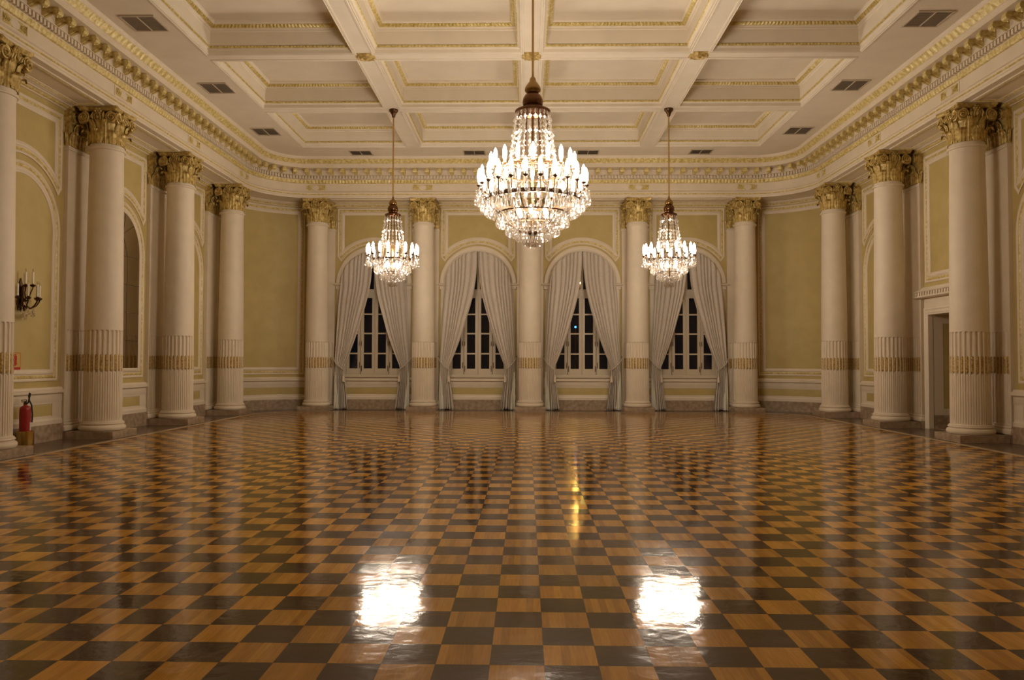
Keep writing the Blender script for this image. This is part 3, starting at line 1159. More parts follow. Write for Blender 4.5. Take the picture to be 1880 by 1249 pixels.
for cn, w in (('CL', 'corner by the mirror wall'), ('CR', 'corner by the doorway wall')):
    wm = wall_map(cn, 0)
    HL = R_WALL * pi / 4
    dado(cn, 0, HL - .5, 'curved dado with marble foot in the ' + w, n=16, panel=False)
    bed(cn, 0, HL - .48, 'curved moulding under the soffit in the ' + w, n=16)
    h = HL - .60
    n = 16
    poly = [(-h, 1.20), (-h, 6.96)] + [(-h + 2 * h * i / n, 6.96) for i in range(1, n)] + [(h, 6.96), (h, 1.20)] + [(h - 2 * h * i / n, 1.20) for i in range(1, n)]
    mb = MB()
    moulding(mb, poly, wm, FRAME)
    trim(mb, [CREAM, GOLD], 'curved wall panel frame in the ' + w)

# ------------------------------------------------------------------ windows
def window(i, cx):
    R = root('window_%d' % (i + 1))
    R['label'] = 'arched four-leaf casement window, ' + where[('B', i)]
    Y = YC + R_WALL + .22
    R.location = (cx, Y, 0)
    m = MB()
    # outer frame, transom and mullions
    m.box(-AR, -.99, -.05, .06, 1.20, 4.0)
    m.box(.99, AR, -.05, .06, 1.20, 4.0)
    m.box(-AR, AR, -.06, .06, 3.92, 4.16)
    m.box(-AR, AR, -.075, -.06, 3.96, 3.99)
    m.box(-AR, AR, -.075, -.06, 4.11, 4.14)
    ro, ri = AR, AR - .09
    n = 24
    rows = []
    for k in range(n + 1):
        a = pi * k / n
        zc = 4.16
        hh = ASP + AR - zc
        rows.append([(ro * cos(a), -.05, zc + hh * sin(a)), (ri * cos(a), -.05, zc + (hh - .09) * sin(a)), (ri * cos(a), .05, zc + (hh - .09) * sin(a)), (ro * cos(a), .05, zc + hh * sin(a))])
    m.grid(rows, closed=True)
    m.box(-.045, .045, -.04, .04, 4.16, 5.36)
    m.obj('window_frame', SASHP, R, smooth=0)
    MB().box(-AR, AR, -.33, -.06, 1.09, 1.20).box(-AR + .0, AR, -.355, -.33, 1.10, 1.17).obj('window_sill', SASHP, R, smooth=0)
    # four casement leaves
    cs = [-.745, -.245, .245, .745]
    for k, c in enumerate(cs):
        w = .245
        s = MB()
        pl, pr_ = .10, .10
        z0, z1 = 1.20, 3.92
        s.box(c - w + .003, c - w + pl, -.04, .03, z0, z1)
        s.box(c + w - pr_, c + w - .003, -.04, .03, z0, z1)
        s.box(c - w + pl, c + w - pr_, -.04, .03, z0, z0 + .20)
        s.box(c - w + pl, c + w - pr_, -.04, .03, z1 - .06, z1)
        for zb in (1.92, 2.62, 3.29):
            s.box(c - w + pl, c + w - pr_, -.035, .025, zb - .025, zb + .025)
        # raised stile edges
        for x in (c - w + .018, c + w - .018):
            s.box(x - .008, x + .008, -.05, -.04, z0, z1)
        o = s.obj('sash', SASHP, R, smooth=0)
        g = MB()
        g.box(c - w + pl, c + w - pr_, -.004, .004, z0 + .20, z1 - .06)
        g.obj('glass', PANE, o, smooth=0)
        h = MB()
        sx = c + (w - .03) * (1 if k % 2 == 0 else -1)
        h.box(sx - .012, sx + .012, -.062, -.05, 1.42 if k in (0, 3) else 1.30, 1.62 if k in (0, 3) else 1.50)
        h.tube([(sx, -.055, 2.2), (sx, -.075, 2.2), (sx, -.075, 2.35)], .010, 6)
        h.obj('bolt', BRONZE, o)
    f = MB()
    pts = [(-ri, 4.16)] + [(ri * cos(pi - pi * k / n), 4.16 + (ASP + AR - 4.16 - .09) * sin(pi - pi * k / n)) for k in range(n + 1)]
    f.prism(pts, 'y', -.004, .004)
    f.obj('fanlight', PANE, R, smooth=0)
for i, cx in enumerate(BAYX):
    window(i, cx)

# ------------------------------------------------------------------ curtains
YCUR = YC + R_WALL - .17
def lerp_tab(tab, z):
    if z >= tab[0][0]:
        return tab[0][1]
    for (z0, x0), (z1, x1) in zip(tab, tab[1:]):
        if z >= z1:
            t = (z0 - z) / (z0 - z1)
            return x0 + (x1 - x0) * t
    return tab[-1][1]
INNER = [(5.43, -.015), (4.9, -.03), (4.45, -.07), (3.98, -.14), (3.5, -.26), (3.08, -.385), (2.7, -.49), (2.3, -.625), (1.95, -.755), (1.65, -.875), (1.48, -.945), (1.36, -.955), (1.2, -.935), (.9, -.90), (.5, -.845), (.02, -.79)]
OUTER = [(5.45, -1.12), (4.3, -1.125), (3.8, -1.17), (3.0, -1.21), (2.2, -1.25), (1.75, -1.275), (1.48, -1.265), (1.3, -1.28), (.9, -1.29), (.4, -1.295), (.02, -1.30)]
def make_curtain(seed, label, cx, sgn):
    rnd = random.Random(seed)
    t = thing('curtain', label, 'curtain', (cx, YCUR, 0), group='grey curtains at the windows')
    NU, NV = 170, 80
    nf = 7.5
    ph = rnd.uniform(0, 6)
    jit = [rnd.uniform(-.5, .5) for _ in range(6)]
    dz = rnd.uniform(-.03, .03)
    fl_ = rnd.uniform(.9, 1.12)
    rows = []
    for i in range(NV + 1):
        v = i / NV
        row = []
        for j in range(NU + 1):
            u = j / NU                               # 0 outer edge, 1 inner edge
            # the top edge follows the arch
            xt = -1.125 + u * (1.125 - .015)
            ztop = ASP + sqrt(max(0.0, (AR - .01) ** 2 - xt * xt)) if abs(xt) < AR - .01 else ASP
            zb = .015 + .02 * sin(u * 9 + ph)
            z = ztop + (zb - ztop) * v
            zz = z
            xi, xo = lerp_tab(INNER, zz), lerp_tab(OUTER, zz)
            if z < 1.3:
                xi = -.955 + (xi + .955) * fl_
            # fold phase drifts a bit so pleats lean
            uu = u + .012 * sin(6 * u + jit[0] * 3 + z) 
            f = 2 * abs(sin(pi * nf * uu + ph + 1.0 * sin(2.6 * uu * pi + jit[1] * 6))) ** .55 - 1
            f2 = .18 * sin(2 * pi * 2.3 * uu + jit[2] * 6)
            if z > 1.48:
                k = min(1, (z - 1.48) / 2.2)
                amp = .030 + .018 * k
            else:
                k = min(1, (1.48 - z) / .9)
                amp = .030 + .045 * k
            sharp = f
            yy = -(amp * (sharp + f2))
            # the whole cloth comes forward of sill and dado
            fwd = -.10 * min(1, max(0, (4.3 - z) / 1.6))
            if z < .5:
                fwd -= .03 * (1 - z / .5) * (1 + f)
            # gathered: nearly round bundle
            g = math.exp(-((z - 1.46) / .22) ** 2)
            yy -= g * .05 * sin(pi * u)
            row.append((-sgn * (-(xo + (xi - xo) * u)) * 1.0 if False else sgn * -(-(xo + (xi - xo) * u)), yy + fwd, z))
        rows.append(row)
    m = MB()
    m.grid(rows)
    o = m.obj('drape', CLOTH, t, smooth=180)
    so = o.modifiers.new('cloth', 'SOLIDIFY')
    so.thickness = .005
    # pale lining turned out at the outer foot
    rows = []
    for i in range(24):
        v = i / 23
        z = 1.30 - 1.285 * v
        row = []
        for j in range(15):
            u = j / 14
            w = .03 + (.13 + .05 * fl_) * v
            x = lerp_tab(OUTER, z) - .005 + w * u
            y = -.13 - .035 * v + .022 * sin(u * 9 + ph + v * 2.5) * (0.3 + v) - .06 * sin(pi * u) * v
            row.append((sgn * x, y, z))
        rows.append(row)
    ml = MB()
    ml.grid(rows)
    lo = ml.obj('lining', LINING, t, smooth=180)
    lo['label'] = 'pale lining turned out at the foot'
    so = lo.modifiers.new('cloth', 'SOLIDIFY')
    so.thickness = .004
    return t
def make_tieback(cx, sgn, label):
    t = thing('curtain_tieback', label, 'tieback', (cx, YCUR, 0), group='cord tiebacks of the curtains')
    P = lambda x, y, z: (sgn * x, y, z)
    c = MB()
    path = [P(-1.345, .155, 1.80), P(-1.34, -.02, 1.79), P(-1.30, -.20, 1.70), P(-1.20, -.245, 1.575), P(-1.10, -.255, 1.48), P(-1.00, -.245, 1.40), P(-.93, -.19, 1.37), P(-.905, -.12, 1.39)]
    # smooth the path
    for _ in range(2):
        q = [path[0]]
        for a, b in zip(path, path[1:]):
            q += [tuple(a[k] * .75 + b[k] * .25 for k in range(3)), tuple(a[k] * .25 + b[k] * .75 for k in range(3))]
        path = q + [path[-1]]
    c.tube(path, .014, 7)
    c.tube([P(-.95, -.225, 1.375), P(-.955, -.24, 1.28), P(-.955, -.24, 1.20)], .010, 6)
    c.obj('cord', CLOTH, t)
    s = MB()
    s.lathe([(.006, 1.205), (.022, 1.195), (.026, 1.175), (.018, 1.155), (.03, 1.14), (.036, 1.11), (.044, .985), (.046, .955), (.005, .955)], 14, c=(sgn * -.955, -.24))
    s.obj('tassel', TASSEL, t)
    h = MB()
    h.tube([P(-1.345, .165, 1.82), P(-1.345, .10, 1.82), P(-1.345, .08, 1.80), P(-1.345, .085, 1.84)], .014, 7)
    h.obj('hook', BRONZE, t)
for i, cx in enumerate(BAYX):
    w = where[('B', i)]
    for sg, sdn in ((1, 'mirror'), (-1, 'doorway')):
        make_curtain(10 * i + sg, 'grey curtain on the %s side of the %s' % (sdn, w), cx, sg)
        make_tieback(cx, sg, 'tasselled cord tying the %s-side curtain of the %s' % (sdn, w))

# ------------------------------------------------------------------ mirror in the middle arch of the mirror wall
wm = wall_map('L', BAYY[1])
t = thing('wall_mirror', 'tall arched mirror with dark joints between the columns', 'mirror', at('L', BAYY[1], R_WALL, 0))
off = Vector(t.location)
g = MB()
mp_ = arch_poly(.985, 1.46, 4.33)
k = len(mp_)
g.add([Vector(wm(s, z, h)) - off for h in (.006, .002) for s, z in mp_], [tuple(range(k)), tuple(range(2 * k - 1, k - 1, -1))] + [(i, (i + 1) % k, k + (i + 1) % k, k + i) for i in range(k)])
g.obj('mirror_glass', MIRROR, t, smooth=0)
g = MB()
def wbar(s0, z0, s1, z1, w=.006, h=.010):
    d = Vector((s1 - s0, z1 - z0)).normalized()
    nx, nz = -d.y * w, d.x * w
    g.add([Vector(wm(s, z, hh)) - off for hh in (.006, h) for s, z in ((s0 - nx, z0 - nz), (s0 + nx, z0 + nz), (s1 + nx, z1 + nz), (s1 - nx, z1 - nz))],
          [(0, 1, 2, 3), (4, 7, 6, 5), (0, 4, 5, 1), (1, 5, 6, 2), (2, 6, 7, 3), (3, 7, 4, 0)])
for z in (2.15, 2.84, 3.53, 4.22):
    wbar(-.98, z, .98, z)
for s in (-.40, .40):
    wbar(s, 1.46, s, 4.22)
for s in (-.40, .40):
    wbar(s, 4.22, s * .45, 4.75)
    wbar(s * .45, 4.75, s * 1.7, 5.02)
wbar(-.18, 4.75, .18, 4.75)
for s in (-.18, .18):
    wbar(s, 4.75, s * 1.6, 5.26)
g.obj('mirror_joints', DARKL, t, smooth=0)
g = MB()
for s in (-.40, .40):
    for z in (2.15, 2.84, 3.53):
        g.lathe([(.003, -.012), (.014, -.008), (.016, 0), (.014, .008), (.003, .012)], 8, c=tuple((Vector(wm(s, z, .014)) - off)[:2]))
        for q in range(len(g.v) - 40, len(g.v)):
            g.v[q] = (g.v[q][0], g.v[q][1], g.v[q][2] + z)
g.obj('mirror_studs', BRASS, t)
g = MB()
for i, (s0, s1, z0, z1) in enumerate(((-.985, .985, 1.40, 1.46),)):
    g.add([Vector(wm(s, z, h)) - off for h in (.013, .05) for s, z in ((s0, z0), (s1, z0), (s1, z1), (s0, z1))], [(0, 1, 2, 3), (4, 7, 6, 5), (0, 4, 5, 1), (1, 5, 6, 2), (2, 6, 7, 3), (3, 7, 4, 0)])
g.obj('mirror_ledge', CREAM, t, smooth=0)

# ------------------------------------------------------------------ doorway
D = root('door_1')
D['label'] = 'open doorway with cream casing and dentil cornice'
wmr = wall_map('R', DOORC)
m = MB()
prof = [(0, 0, 0), (0, .05, 0), (.03, .055, 0), (.06, .04, 0), (.12, .04, 0), (.135, .03, 0), (.17, .03, 0), (.17, -.10, 0)]
poly = [(-DOORH - .17, 0), (-DOORH - .17, DOORZ + .17), (DOORH + .17, DOORZ + .17), (DOORH + .17, 0)]
moulding(m, poly, wmr, prof, closed=False)
m.obj('casing', CREAM, D, smooth=0)
m = MB()
hw = DOORH + .17
bar(m, wmr, -hw, hw, [(0, DOORZ + .17), (.035, DOORZ + .17), (.035, 3.30), (0, 3.30)])
bar(m, wmr, -hw - .22, hw + .22, [(0, 3.27), (.15, 3.27), (.20, 3.285), (.21, 3.30), (.21, 3.325), (0, 3.325)])
bar(m, wmr, -hw - .12, hw + .12, [(0, 3.325), (.10, 3.325), (.10, 3.43), (0, 3.43)])
bar(m, wmr, -hw - .18, hw + .18, [(0, 3.425), (.18, 3.425), (.19, 3.44), (.18, 3.455), (.10, 3.48), (.05, 3.55), (0, 3.56)])
nd = 24
for i in range(nd):
    s0 = -hw - .19 + (2 * hw + .38) * (i + .1) / nd
    bar(m, wmr, s0, s0 + .065, [(.10, 3.33), (.19, 3.33), (.18, 3.42), (.10, 3.42)])
m.obj('door_cornice', CREAM, D, smooth=0)
# deep panelled reveals, marble foot, hall beyond
m = MB()
dp = -.95
for sg in (-1, 1):
    s = sg * DOORH
    m.grid([[wmr(s, z, h) for z in (0, .34)] for h in (-.09, dp)], 2)
    m.grid([[wmr(s, z, h) for z in (.34, DOORZ)] for h in (-.09, dp)], 0)
    e = s - sg * .004
    m.grid([[wmr(e, z, h) for z in (.50, DOORZ - .22)] for h in (-.33, dp + .16)], 1)
    fr = s - sg * .016
    for h0, h1, z0, z1 in ((-.25, -.33, .42, DOORZ - .14), (dp + .16, dp + .08, .42, DOORZ - .14), (-.33, dp + .16, .42, .50), (-.33, dp + .16, DOORZ - .22, DOORZ - .14)):
        m.grid([[wmr(fr, z, h) for z in (z0, z1)] for h in (h0, h1)], 0)
m.grid([[wmr(s, DOORZ, h) for s in (-DOORH, DOORH)] for h in (-.09, dp)], 0)
m.grid([[wmr(s, 0, h) for s in (-DOORH, DOORH)] for h in (.0, dp)], 2)
m.obj('reveal', [CREAM, YELLOW, MARBLE], D, smooth=0)
m = MB()
for (a, b) in (((-2.2, 0), (2.2, 3.4)),):
    m.add([wmr(-2.2, 0, -2.6), wmr(2.2, 0, -2.6), wmr(2.2, 3.4, -2.6), wmr(-2.2, 3.4, -2.6)], [(0, 1, 2, 3)])
    m.add([wmr(-2.2, 0, dp), wmr(-2.2, 0, -2.6), wmr(-2.2, 3.4, -2.6), wmr(-2.2, 3.4, dp)], [(0, 1, 2, 3)])
    m.add([wmr(2.2, 0, dp), wmr(2.2, 0, -2.6), wmr(2.2, 3.4, -2.6), wmr(2.2, 3.4, dp)], [(0, 1, 2, 3)])
    m.add([wmr(-2.2, 3.4, dp), wmr(2.2, 3.4, dp), wmr(2.2, 3.4, -2.6), wmr(-2.2, 3.4, -2.6)], [(0, 1, 2, 3)])
    m.add([wmr(-2.2, 0, dp), wmr(2.2, 0, dp), wmr(2.2, 0, -2.6), wmr(-2.2, 0, -2.6)], [(0, 1, 2, 3)])
m.obj('hall', HALLP, D, smooth=0)
# panel over the doorway
m = MB()
moulding(m, [(-1.25, 3.66), (-1.25, 6.86), (1.25, 6.86), (1.25, 3.66)], wmr, FRAME)
trim(m, [CREAM, GOLD], 'moulded wall panel above the doorway')
# the dado stops at the doorway: replace its bay piece
for o in list(bpy.data.objects):
    if o.get('label') == 'cream dado with marble foot below the doorway':
        bpy.data.objects.remove(o)

# ------------------------------------------------------------------ chandeliers
def drop_mesh(h, r):
    """hanging pear crystal with its bead, top at z = 0"""
    m = MB()
    b = h * .16
    m.lathe([(.0008, 0), (r * .38, -b * .5), (.0012, -b)], 6, cap=False)
    m.lathe([(.0012, -b), (r * .32, -b - (h - b) * .25), (r * .75, -b - (h - b) * .52), (r, -b - (h - b) * .72), (r * .72, -b - (h - b) * .9), (.002, -h)], 6, cap=False)
    return m
DROPS = {}
def drop_obj(h, r, parent):
    key = (h, r)
    if key not in DROPS:
        m = drop_mesh(h, r)
        DROPS[key] = o = m.obj('crystal_drop', CRYSTAL, parent, smooth=0)
        return o
    o = DROPS[key].copy()
    COL.objects.link(o)
    o.parent = parent
    return o
def ring_pts(R, z, n=48):
    return [(R * cos(2 * pi * i / n), R * sin(2 * pi * i / n), z) for i in range(n)]

ARMS = {}
def candle_arm(parent, key, r0, r1, z0, z1, ang):
    """bronze arm with drip cup, candle sleeve and lit bulb"""
    if key not in ARMS:
        m = MB()
        d = r1 - r0
        m.tube([(r0, 0, z0), (r0 + d * .35, 0, z0 - .05), (r0 + d * .8, 0, z0 - .04), (r1, 0, z0 + .03), (r1, 0, z1 - .02)], .011, 6)
        m.lathe([(.012, z1 - .03), (.03, z1 - .015), (.048, z1), (.05, z1 + .008), (.02, z1 + .01), (.022, z1 + .03)], 10, c=(r1, 0))
        a = m.obj('candle_arm', BRONZE, parent)
        s = MB()
        s.lathe([(.021, z1 + .012), (.024, z1 + .03), (.022, z1 + .06)], 10, c=(r1, 0))
        s.obj('candle', CANDLE, a)
        b = MB()
        b.lathe([(.022, z1 + .06), (.030, z1 + .08), (.035, z1 + .14), (.034, z1 + .21), (.026, z1 + .255), (.010, z1 + .29), (.003, z1 + .305)], 8, c=(r1, 0))
        b.obj('bulb', BULBM, a)
        ARMS[key] = a
        o = a
    else:
        o = copy_tree(ARMS[key], parent)
    o.rotation_euler = (0, 0, ang)
    return o

def chandelier(spec, name, label, loc, group=None):
    Z0 = Z_CEIL
    t = thing(name, label, 'chandelier', loc, group=group)
    q = lambda z: z - Z0
    S = spec
    m = MB()
    m.lathe([(.03, q(8.14)), (.045, q(8.16)), (.05, q(8.20)), (.085, q(8.27)), (.115, q(8.30)), (.12, q(8.335)), (.12, q(8.35))], 24)
    m.obj('canopy', BRONZE, t)
    m = MB()
    m.lathe([(.020, q(S['rod_z'])), (.020, q(8.15))], 10)
    m.obj('rod', ROD, t)
    c = S['crown']
    m = MB()
    m.lathe([(r, q(z)) for r, z in c['knob']], 24)
    m.obj('finial', BRASS, t)
    m = MB()
    m.lathe([(r, q(z)) for r, z in c['dome']], 28)
    m.obj('crown', COPPER, t)
    # bead strands
    n = S['strands']
    proto = None
    for k in range(n):
        if proto is None:
            s = MB()
            (ra, za), (rb, zb) = S['strand_a'], S['strand_b']
            L_ = za - zb
            nb = int(L_ / .085)
            for i in range(nb):
                tt = (i + .5) / nb
                r = ra + (rb - ra) * tt ** 1.15
                z = za - L_ * tt
                big = i % 3 == 1
                w = .040 if big else .024
                hh = L_ / nb * .5
                s.lathe([(.001, q(z + hh)), (w, q(z)), (.001, q(z - hh))], 6, c=(r, 0), cap=False)
            proto = o = s.obj('crystal_strand', CRYSTAL, t, smooth=0)
        else:
            o = proto.copy()
            COL.objects.link(o)
            o.parent = t
        o.rotation_euler = (0, 0, 2 * pi * k / n)
    # inner frame: stem, strand ribs, rings
    m = MB()
    m.lathe([(.03, q(S['bottom'] + .06)), (.035, q(S['bottom'] + .3)), (.02, q(S['bottom'] + .4)), (.022, q(S['strand_a'][1]))], 12)
    m.obj('stem', BRASS, t)
    m = MB()
    for k in range(8):
        a = 2 * pi * (k + .5) / 8
        (ra, za), (rb, zb) = S['strand_a'], S['strand_b']
        pts = [((ra - .03) * cos(a), (ra - .03) * sin(a), q(za + .02)), ((rb - .04) * cos(a), (rb - .04) * sin(a), q(zb)), ((rb + .0) * cos(a), (rb + .0) * sin(a), q(S['rings'][0][1]))]
        m.tube(pts, .010, 5)
    m.obj('cage_rib', BRONZE, t)
    for R_, z_, w_ in S['rings']:
        m = MB()
        n_ = 56
        rows = []
        for (dr, dz) in ((-.01, -w_ / 2), (.01, -w_ / 2), (.014, 0), (.01, w_ / 2), (-.01, w_ / 2)):
            rows.append(ring_pts(R_ + dr, q(z_ + dz), n_))
        m.grid(rows, closed=True, ring=True)
        m.obj('ring', BRONZE, t)
    # curved basket ribs from the main ring to the bottom
    rr = [(R_, z_) for R_, z_, w_ in S['rings'] if S['rings'][0][1] >= z_]
    base = [x for x in S['basket']]
    m = MB()
    for k in range(6):
        a = 2 * pi * (k + .25) / 6
        m.tube([(r * cos(a), r * sin(a), q(z)) for r, z in base], .010, 6)
    m.obj('basket_rib', BRONZE, t)
    # bottom plate
    bz, br = S['bottom'], S['bottom_r']
    m = MB()
    m.lathe([(.02, q(bz + .06)), (br * .6, q(bz + .05)), (br, q(bz + .03)), (br * 1.02, q(bz)), (br * .7, q(bz - .02)), (.02, q(bz - .03))], 24)
    m.obj('bottom_plate', BRONZE, t)
    # candles
    for key, n_, r0, r1, z0, z1 in S['candles']:
        for k in range(n_):
            candle_arm(t, key, r0, r1, q(z0), q(z1), 2 * pi * (k + .5) / n_)
    # lamps inside the basket
    for k, (r, z) in enumerate(S['inner']):
        a = 2 * pi * k / len(S['inner']) + .4
        m = MB()
        m.lathe([(.014, q(z - .06)), (.03, q(z - .02)), (.034, q(z + .02)), (.02, q(z + .07)), (.004, q(z + .09))], 8, c=(r * cos(a), r * sin(a)))
        o = m.obj('basket_bulb', BULBM, t)
        m = MB()
        m.tube([(r * cos(a), r * sin(a), q(z - .06)), (r * .6 * cos(a), r * .6 * sin(a), q(z - .10)), (0, 0, q(z - .08))], .008, 5)
        m.obj('socket_arm', BRONZE, o)
    # crystal drops: the outer hundred one by one, the inner fringes as one
    left = 100
    fr = MB()
    for R_, z_, n_, h_, r_, solo in S['drops']:
        for k in range(n_):
            a = 2 * pi * (k + (.5 if int(z_ * 100) % 2 else 0)) / n_
            # things that show largest: the half turned to the room's near end
            if solo and left > 0 and sin(a) < .15:
                o = drop_obj(h_, r_, t)
                o.location = (R_ * cos(a), R_ * sin(a), q(z_))
                o.rotation_euler = (0, 0, a)
                left -= 1
            else:
                d = drop_mesh(h_, r_)
                ca, sa = cos(a), sin(a)
                fr.join(d, lambda p: (p[0] * ca - p[1] * sa + R_ * ca, p[0] * sa + p[1] * ca + R_ * sa, p[2] + q(z_)))
    o = fr.obj('crystal_fringe', CRYSTAL, t, smooth=0)
    o['kind'] = 'stuff'
    o['label'] = 'dense inner crystal drops'
    return t

BIG = dict(rod_z=6.48, strands=22, strand_a=(.29, 5.92), strand_b=(.40, 5.05), bottom=3.84, bottom_r=.13,
           crown=dict(knob=[(.022, 6.56), (.05, 6.52), (.06, 6.47), (.10, 6.42), (.135, 6.36), (.14, 6.31), (.11, 6.26), (.06, 6.24)],
                      dome=[(.10, 6.26), (.13, 6.24), (.165, 6.18), (.18, 6.12), (.17, 6.05), (.15, 6.04), (.15, 6.0), (.24, 5.985), (.30, 5.965), (.31, 5.945), (.30, 5.915), (.275, 5.92), (.25, 5.96), (.12, 6.0)]),
           rings=[(.82, 4.42, .07), (.62, 4.90, .03), (.60, 4.18, .025), (.44, 4.02, .025), (.40, 5.06, .02), (.27, 3.90, .02)],
           basket=[(.81, 4.40), (.72, 4.28), (.60, 4.18), (.50, 4.09), (.43, 4.01), (.34, 3.94), (.22, 3.88), (.10, 3.86)],
           candles=[('big_low', 24, .80, .915, 4.46, 4.64), ('big_high', 18, .60, .72, 4.86, 4.92)],
           inner=[(.26, 4.20)] * 6,
           drops=[(.915, 4.62, 30, .20, .034, False), (.97, 4.55, 40, .22, .036, True), (.88, 4.44, 44, .21, .032, True), (.80, 4.40, 44, .26, .036, True), (.74, 4.34, 16, .22, .034, False),
                  (.60, 4.17, 40, .22, .038, True), (.53, 4.15, 14, .20, .034, False), (.44, 4.01, 30, .21, .038, True), (.36, 3.99, 14, .20, .034, False), (.27, 3.89, 18, .18, .036, True),
                  (.72, 4.90, 24, .17, .030, False), (.62, 4.88, 18, .2, .032, False), (.14, 3.83, 10, .20, .042, True), (.07, 3.82, 6, .22, .042, False)])
SMALL = dict(rod_z=5.93, strands=18, strand_a=(.20, 5.50), strand_b=(.32, 4.66), bottom=3.83, bottom_r=.11,
             crown=dict(knob=[(.02, 6.02), (.03, 5.96), (.07, 5.92), (.10, 5.87), (.105, 5.82), (.08, 5.78), (.05, 5.77)],
                        dome=[(.09, 5.79), (.12, 5.76), (.14, 5.71), (.135, 5.64), (.12, 5.62), (.12, 5.59), (.17, 5.565), (.21, 5.545), (.215, 5.525), (.205, 5.495), (.185, 5.50), (.16, 5.54), (.08, 5.57)]),
             rings=[(.58, 4.32, .05), (.44, 4.22, .02), (.30, 4.00, .02), (.32, 4.68, .02), (.20, 3.90, .02)],
             basket=[(.57, 4.30), (.50, 4.22), (.42, 4.12), (.30, 4.00), (.20, 3.90), (.08, 3.85)],
             candles=[('small_ring', 18, .56, .655, 4.34, 4.44)],
             inner=[(.20, 4.20)] * 5,
             drops=[(.655, 4.42, 24, .17, .030, False), (.69, 4.36, 30, .21, .032, True), (.60, 4.33, 34, .19, .030, True), (.46, 4.25, 34, .27, .036, True), (.40, 4.16, 12, .22, .032, False),
                    (.31, 4.02, 24, .21, .036, True), (.24, 3.98, 12, .2, .034, False), (.20, 3.92, 14, .16, .034, True), (.10, 3.82, 9, .20, .038, True), (.05, 3.81, 5, .2, .036, False)])
chandelier(BIG, 'chandelier', 'biggest crystal chandelier, two rings of lit candles, middle of the room', (BX[1], BY[2], Z_CEIL))
sm = chandelier(SMALL, 'chandelier', 'small lit crystal chandelier hanging on the mirror side before the windows', (BX[0], BY[0], Z_CEIL), 'small chandeliers')
dup(sm, (BX[2], BY[0], Z_CEIL), .1, 'small lit crystal chandelier hanging on the doorway side before the windows', 'small chandeliers')

# ------------------------------------------------------------------ wall sconce
wl = wall_map('L', BAYY[2])
t = thing('wall_sconce', 'dark bronze sconce with unlit white candles and crystal drops', 'sconce', at('L', BAYY[2], R_WALL, 0))
T = lambda s, z, h: (h, s, z)           # local: +x out of the wall
m = MB()
m.prism([(-.05, 2.62), (-.10, 2.75), (-.07, 2.9), (-.09, 3.05), (0, 3.25), (.09, 3.05), (.07, 2.9), (.10, 2.75), (.05, 2.62)], 'x', 0, .03)
m.lathe([(.01, 2.60), (.06, 2.64), (.07, 2.70), (.04, 2.78), (.05, 2.84), (.03, 2.95), (.04, 3.05), (.01, 3.12)], 12, c=(.07, 0))
m.obj('back_plate', BRONZE, t)
for i, (s, h, zc) in enumerate(((-.30, .16, 2.86), (-.17, .28, 2.86), (.03, .33, 2.86), (.17, .28, 2.86), (.28, .16, 2.87), (-.10, .18, 3.10), (.10, .19, 3.12))):
    m = MB()
    m.tube([(.07, 0, 2.76), (.07 + h * .4, s * .4, 2.66 if i < 5 else 2.85), (h * .85, s * .85, zc - .14), (h, s, zc - .06), (h, s, zc)], .013, 7)
    m.lathe([(.012, zc - .04), (.045, zc - .015), (.055, zc + .01), (.02, zc + .012), (.022, zc + .03)], 10, c=(h, s))
    a = m.obj('candle_arm', BRONZE, t)
    m = MB()
    m.lathe([(.019, zc + .012), (.019, zc + .26)], 10, c=(h, s))
    m.obj('candle', CANDLE, a)
    m = MB()
    m.lathe([(.006, zc + .26), (.013, zc + .28), (.014, zc + .30), (.004, zc + .335)], 8, c=(h, s))
    m.obj('unlit_bulb', CRYSTAL, a)
for i in range(9):
    a = -1.2 + 2.4 * i / 8
    o = drop_obj(.16, .032, t)
    o.location = (.07 + .16 * cos(a), .22 * sin(a), 2.66 + .03 * (i % 2))
o = drop_obj(.20, .045, t)
o.location = (.09, .02, 2.63)

# ------------------------------------------------------------------ fire extinguisher, its stand and its sign
EX, EY = -9.56, 14.55
t = thing('extinguisher_stand', 'brass pot on the dark floor holding the red fire extinguisher', 'stand', (EX, EY, 0))
m = MB()
m.lathe([(.150, 0), (.155, .004), (.155, .30), (.150, .304), (.146, .30), (.146, .014), (.002, .012)], 40, cap=False)
m.obj('pot', POT, t)
t = thing('fire_extinguisher', 'red fire extinguisher with looped black hose standing in a brass pot', 'extinguisher', (EX, EY, .014))
m = MB()
m.lathe([(.085, 0), (.098, .01), (.098, .69), (.092, .73), (.07, .76), (.035, .775), (.03, .79)], 28)
m.obj('cylinder', RED, t)
m = MB()
m.lathe([(.028, .785), (.032, .80), (.032, .835), (.02, .84), (.02, .86)], 12)
m.box(-.015, .015, -.10, .03, .845, .857)
m.box(-.015, .015, -.11, .02, .875, .888)
m.tube([(0, .02, .855), (0, .035, .87), (0, .02, .882)], .008, 6)
m.obj('valve', BRONZE, t)
m = MB()
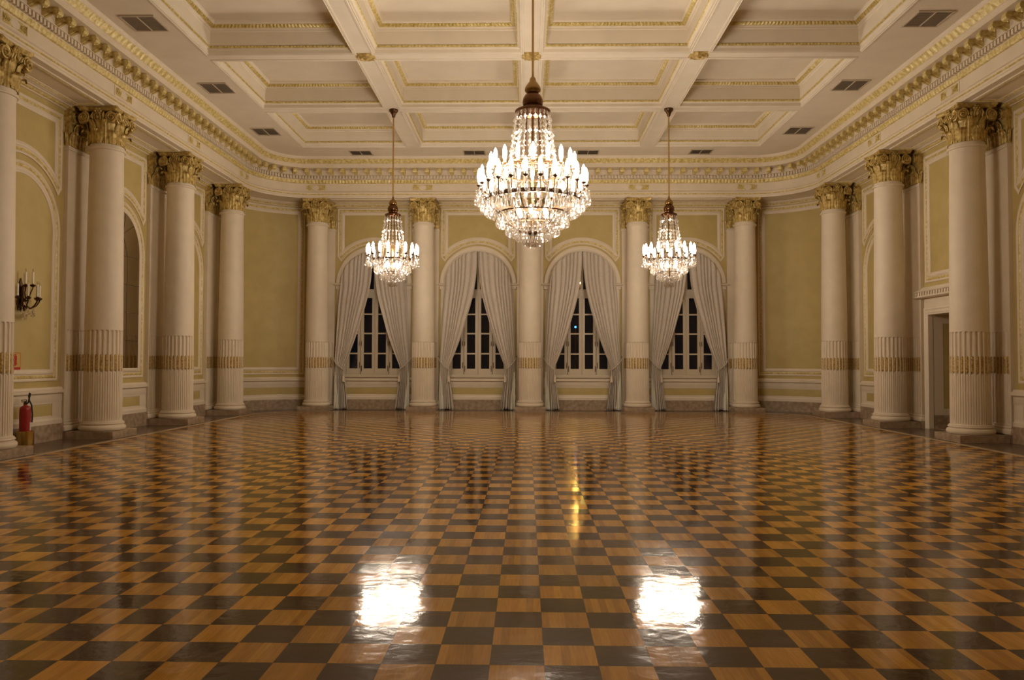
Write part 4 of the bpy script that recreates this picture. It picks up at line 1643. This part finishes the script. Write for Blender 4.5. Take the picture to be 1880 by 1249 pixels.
m.tube([(.035, 0, .815), (.055, .0, .83), (.065, .02, .93), (.06, .05, 1.0), (.03, .075, 1.01), (.01, .085, .95), (.02, .09, .86), (.06, .095, .78), (.09, .08, .6), (.095, .06, .45)], .014, 8)
m.obj('hose', BLACK, t)
m = MB()
rows = [[(.0995 * cos(a), .0995 * sin(a), z) for a in [-.1 + .07 * i for i in range(10)]] for z in (.30, .46)]
m.grid(rows)
lb = m.obj('tag_label', LABEL, t)
ws = wall_map('L', 14.60)
t = thing('extinguisher_sign', 'red and yellow fire extinguisher sign with a downward arrow', 'sign', at('L', 14.66, R_WALL, 1.62))
m = MB()
m.box(.001, .006, -.165, .165, -.18, .18)
m.obj('board', SIGNR, t, smooth=0)
m = MB()
m.box(.006, .0068, -.155, .155, -.10, .17)
m.box(.006, .0068, -.155, .155, -.17, -.165)
m.obj('yellow_field', SIGNY, t, smooth=0)
m = MB()
m.prism([(-.055, .12), (-.055, -.03), (-.085, -.03), (0, -.085), (.085, -.03), (.055, -.03), (.055, .12)], 'x', .0068, .0074)
m.prism([(-.02, .125), (-.02, .15), (.05, .15), (.05, .14), (.02, .14), (.02, .125)], 'x', .0068, .0074)
m.obj('arrow', SIGNR, t, smooth=0)

# ------------------------------------------------------------------ night outside
struct(MB().box(-14, 14, 27.2, 60, -.2, -.02).obj('ground', NIGHT, smooth=0))
def street_lamp(x, y, z, r, mt, label):
    t = thing('street_lamp', label, 'lamp', (x, y, -.02))
    m = MB()
    m.lathe([(.10, 0), (.09, .3), (.05, .5), (.04, z - r)], 10)
    m.obj('post', BRONZE, t)
    m = MB()
    m.lathe([(.01, z - r)] + [(r * cos(a), z + r * sin(a)) for a in [-pi / 2 + pi * i / 8 for i in range(1, 8)]] + [(.01, z + r)], 12)
    m.obj('globe', mt, t)
street_lamp(2.80, 40, 5.83, .09, LAMPG, 'amber street lamp glowing outside the second window from the doorway side')
street_lamp(2.58, 40.6, 3.5, .06, LAMPB, 'small blue lamp glowing low outside the second window from the doorway side')
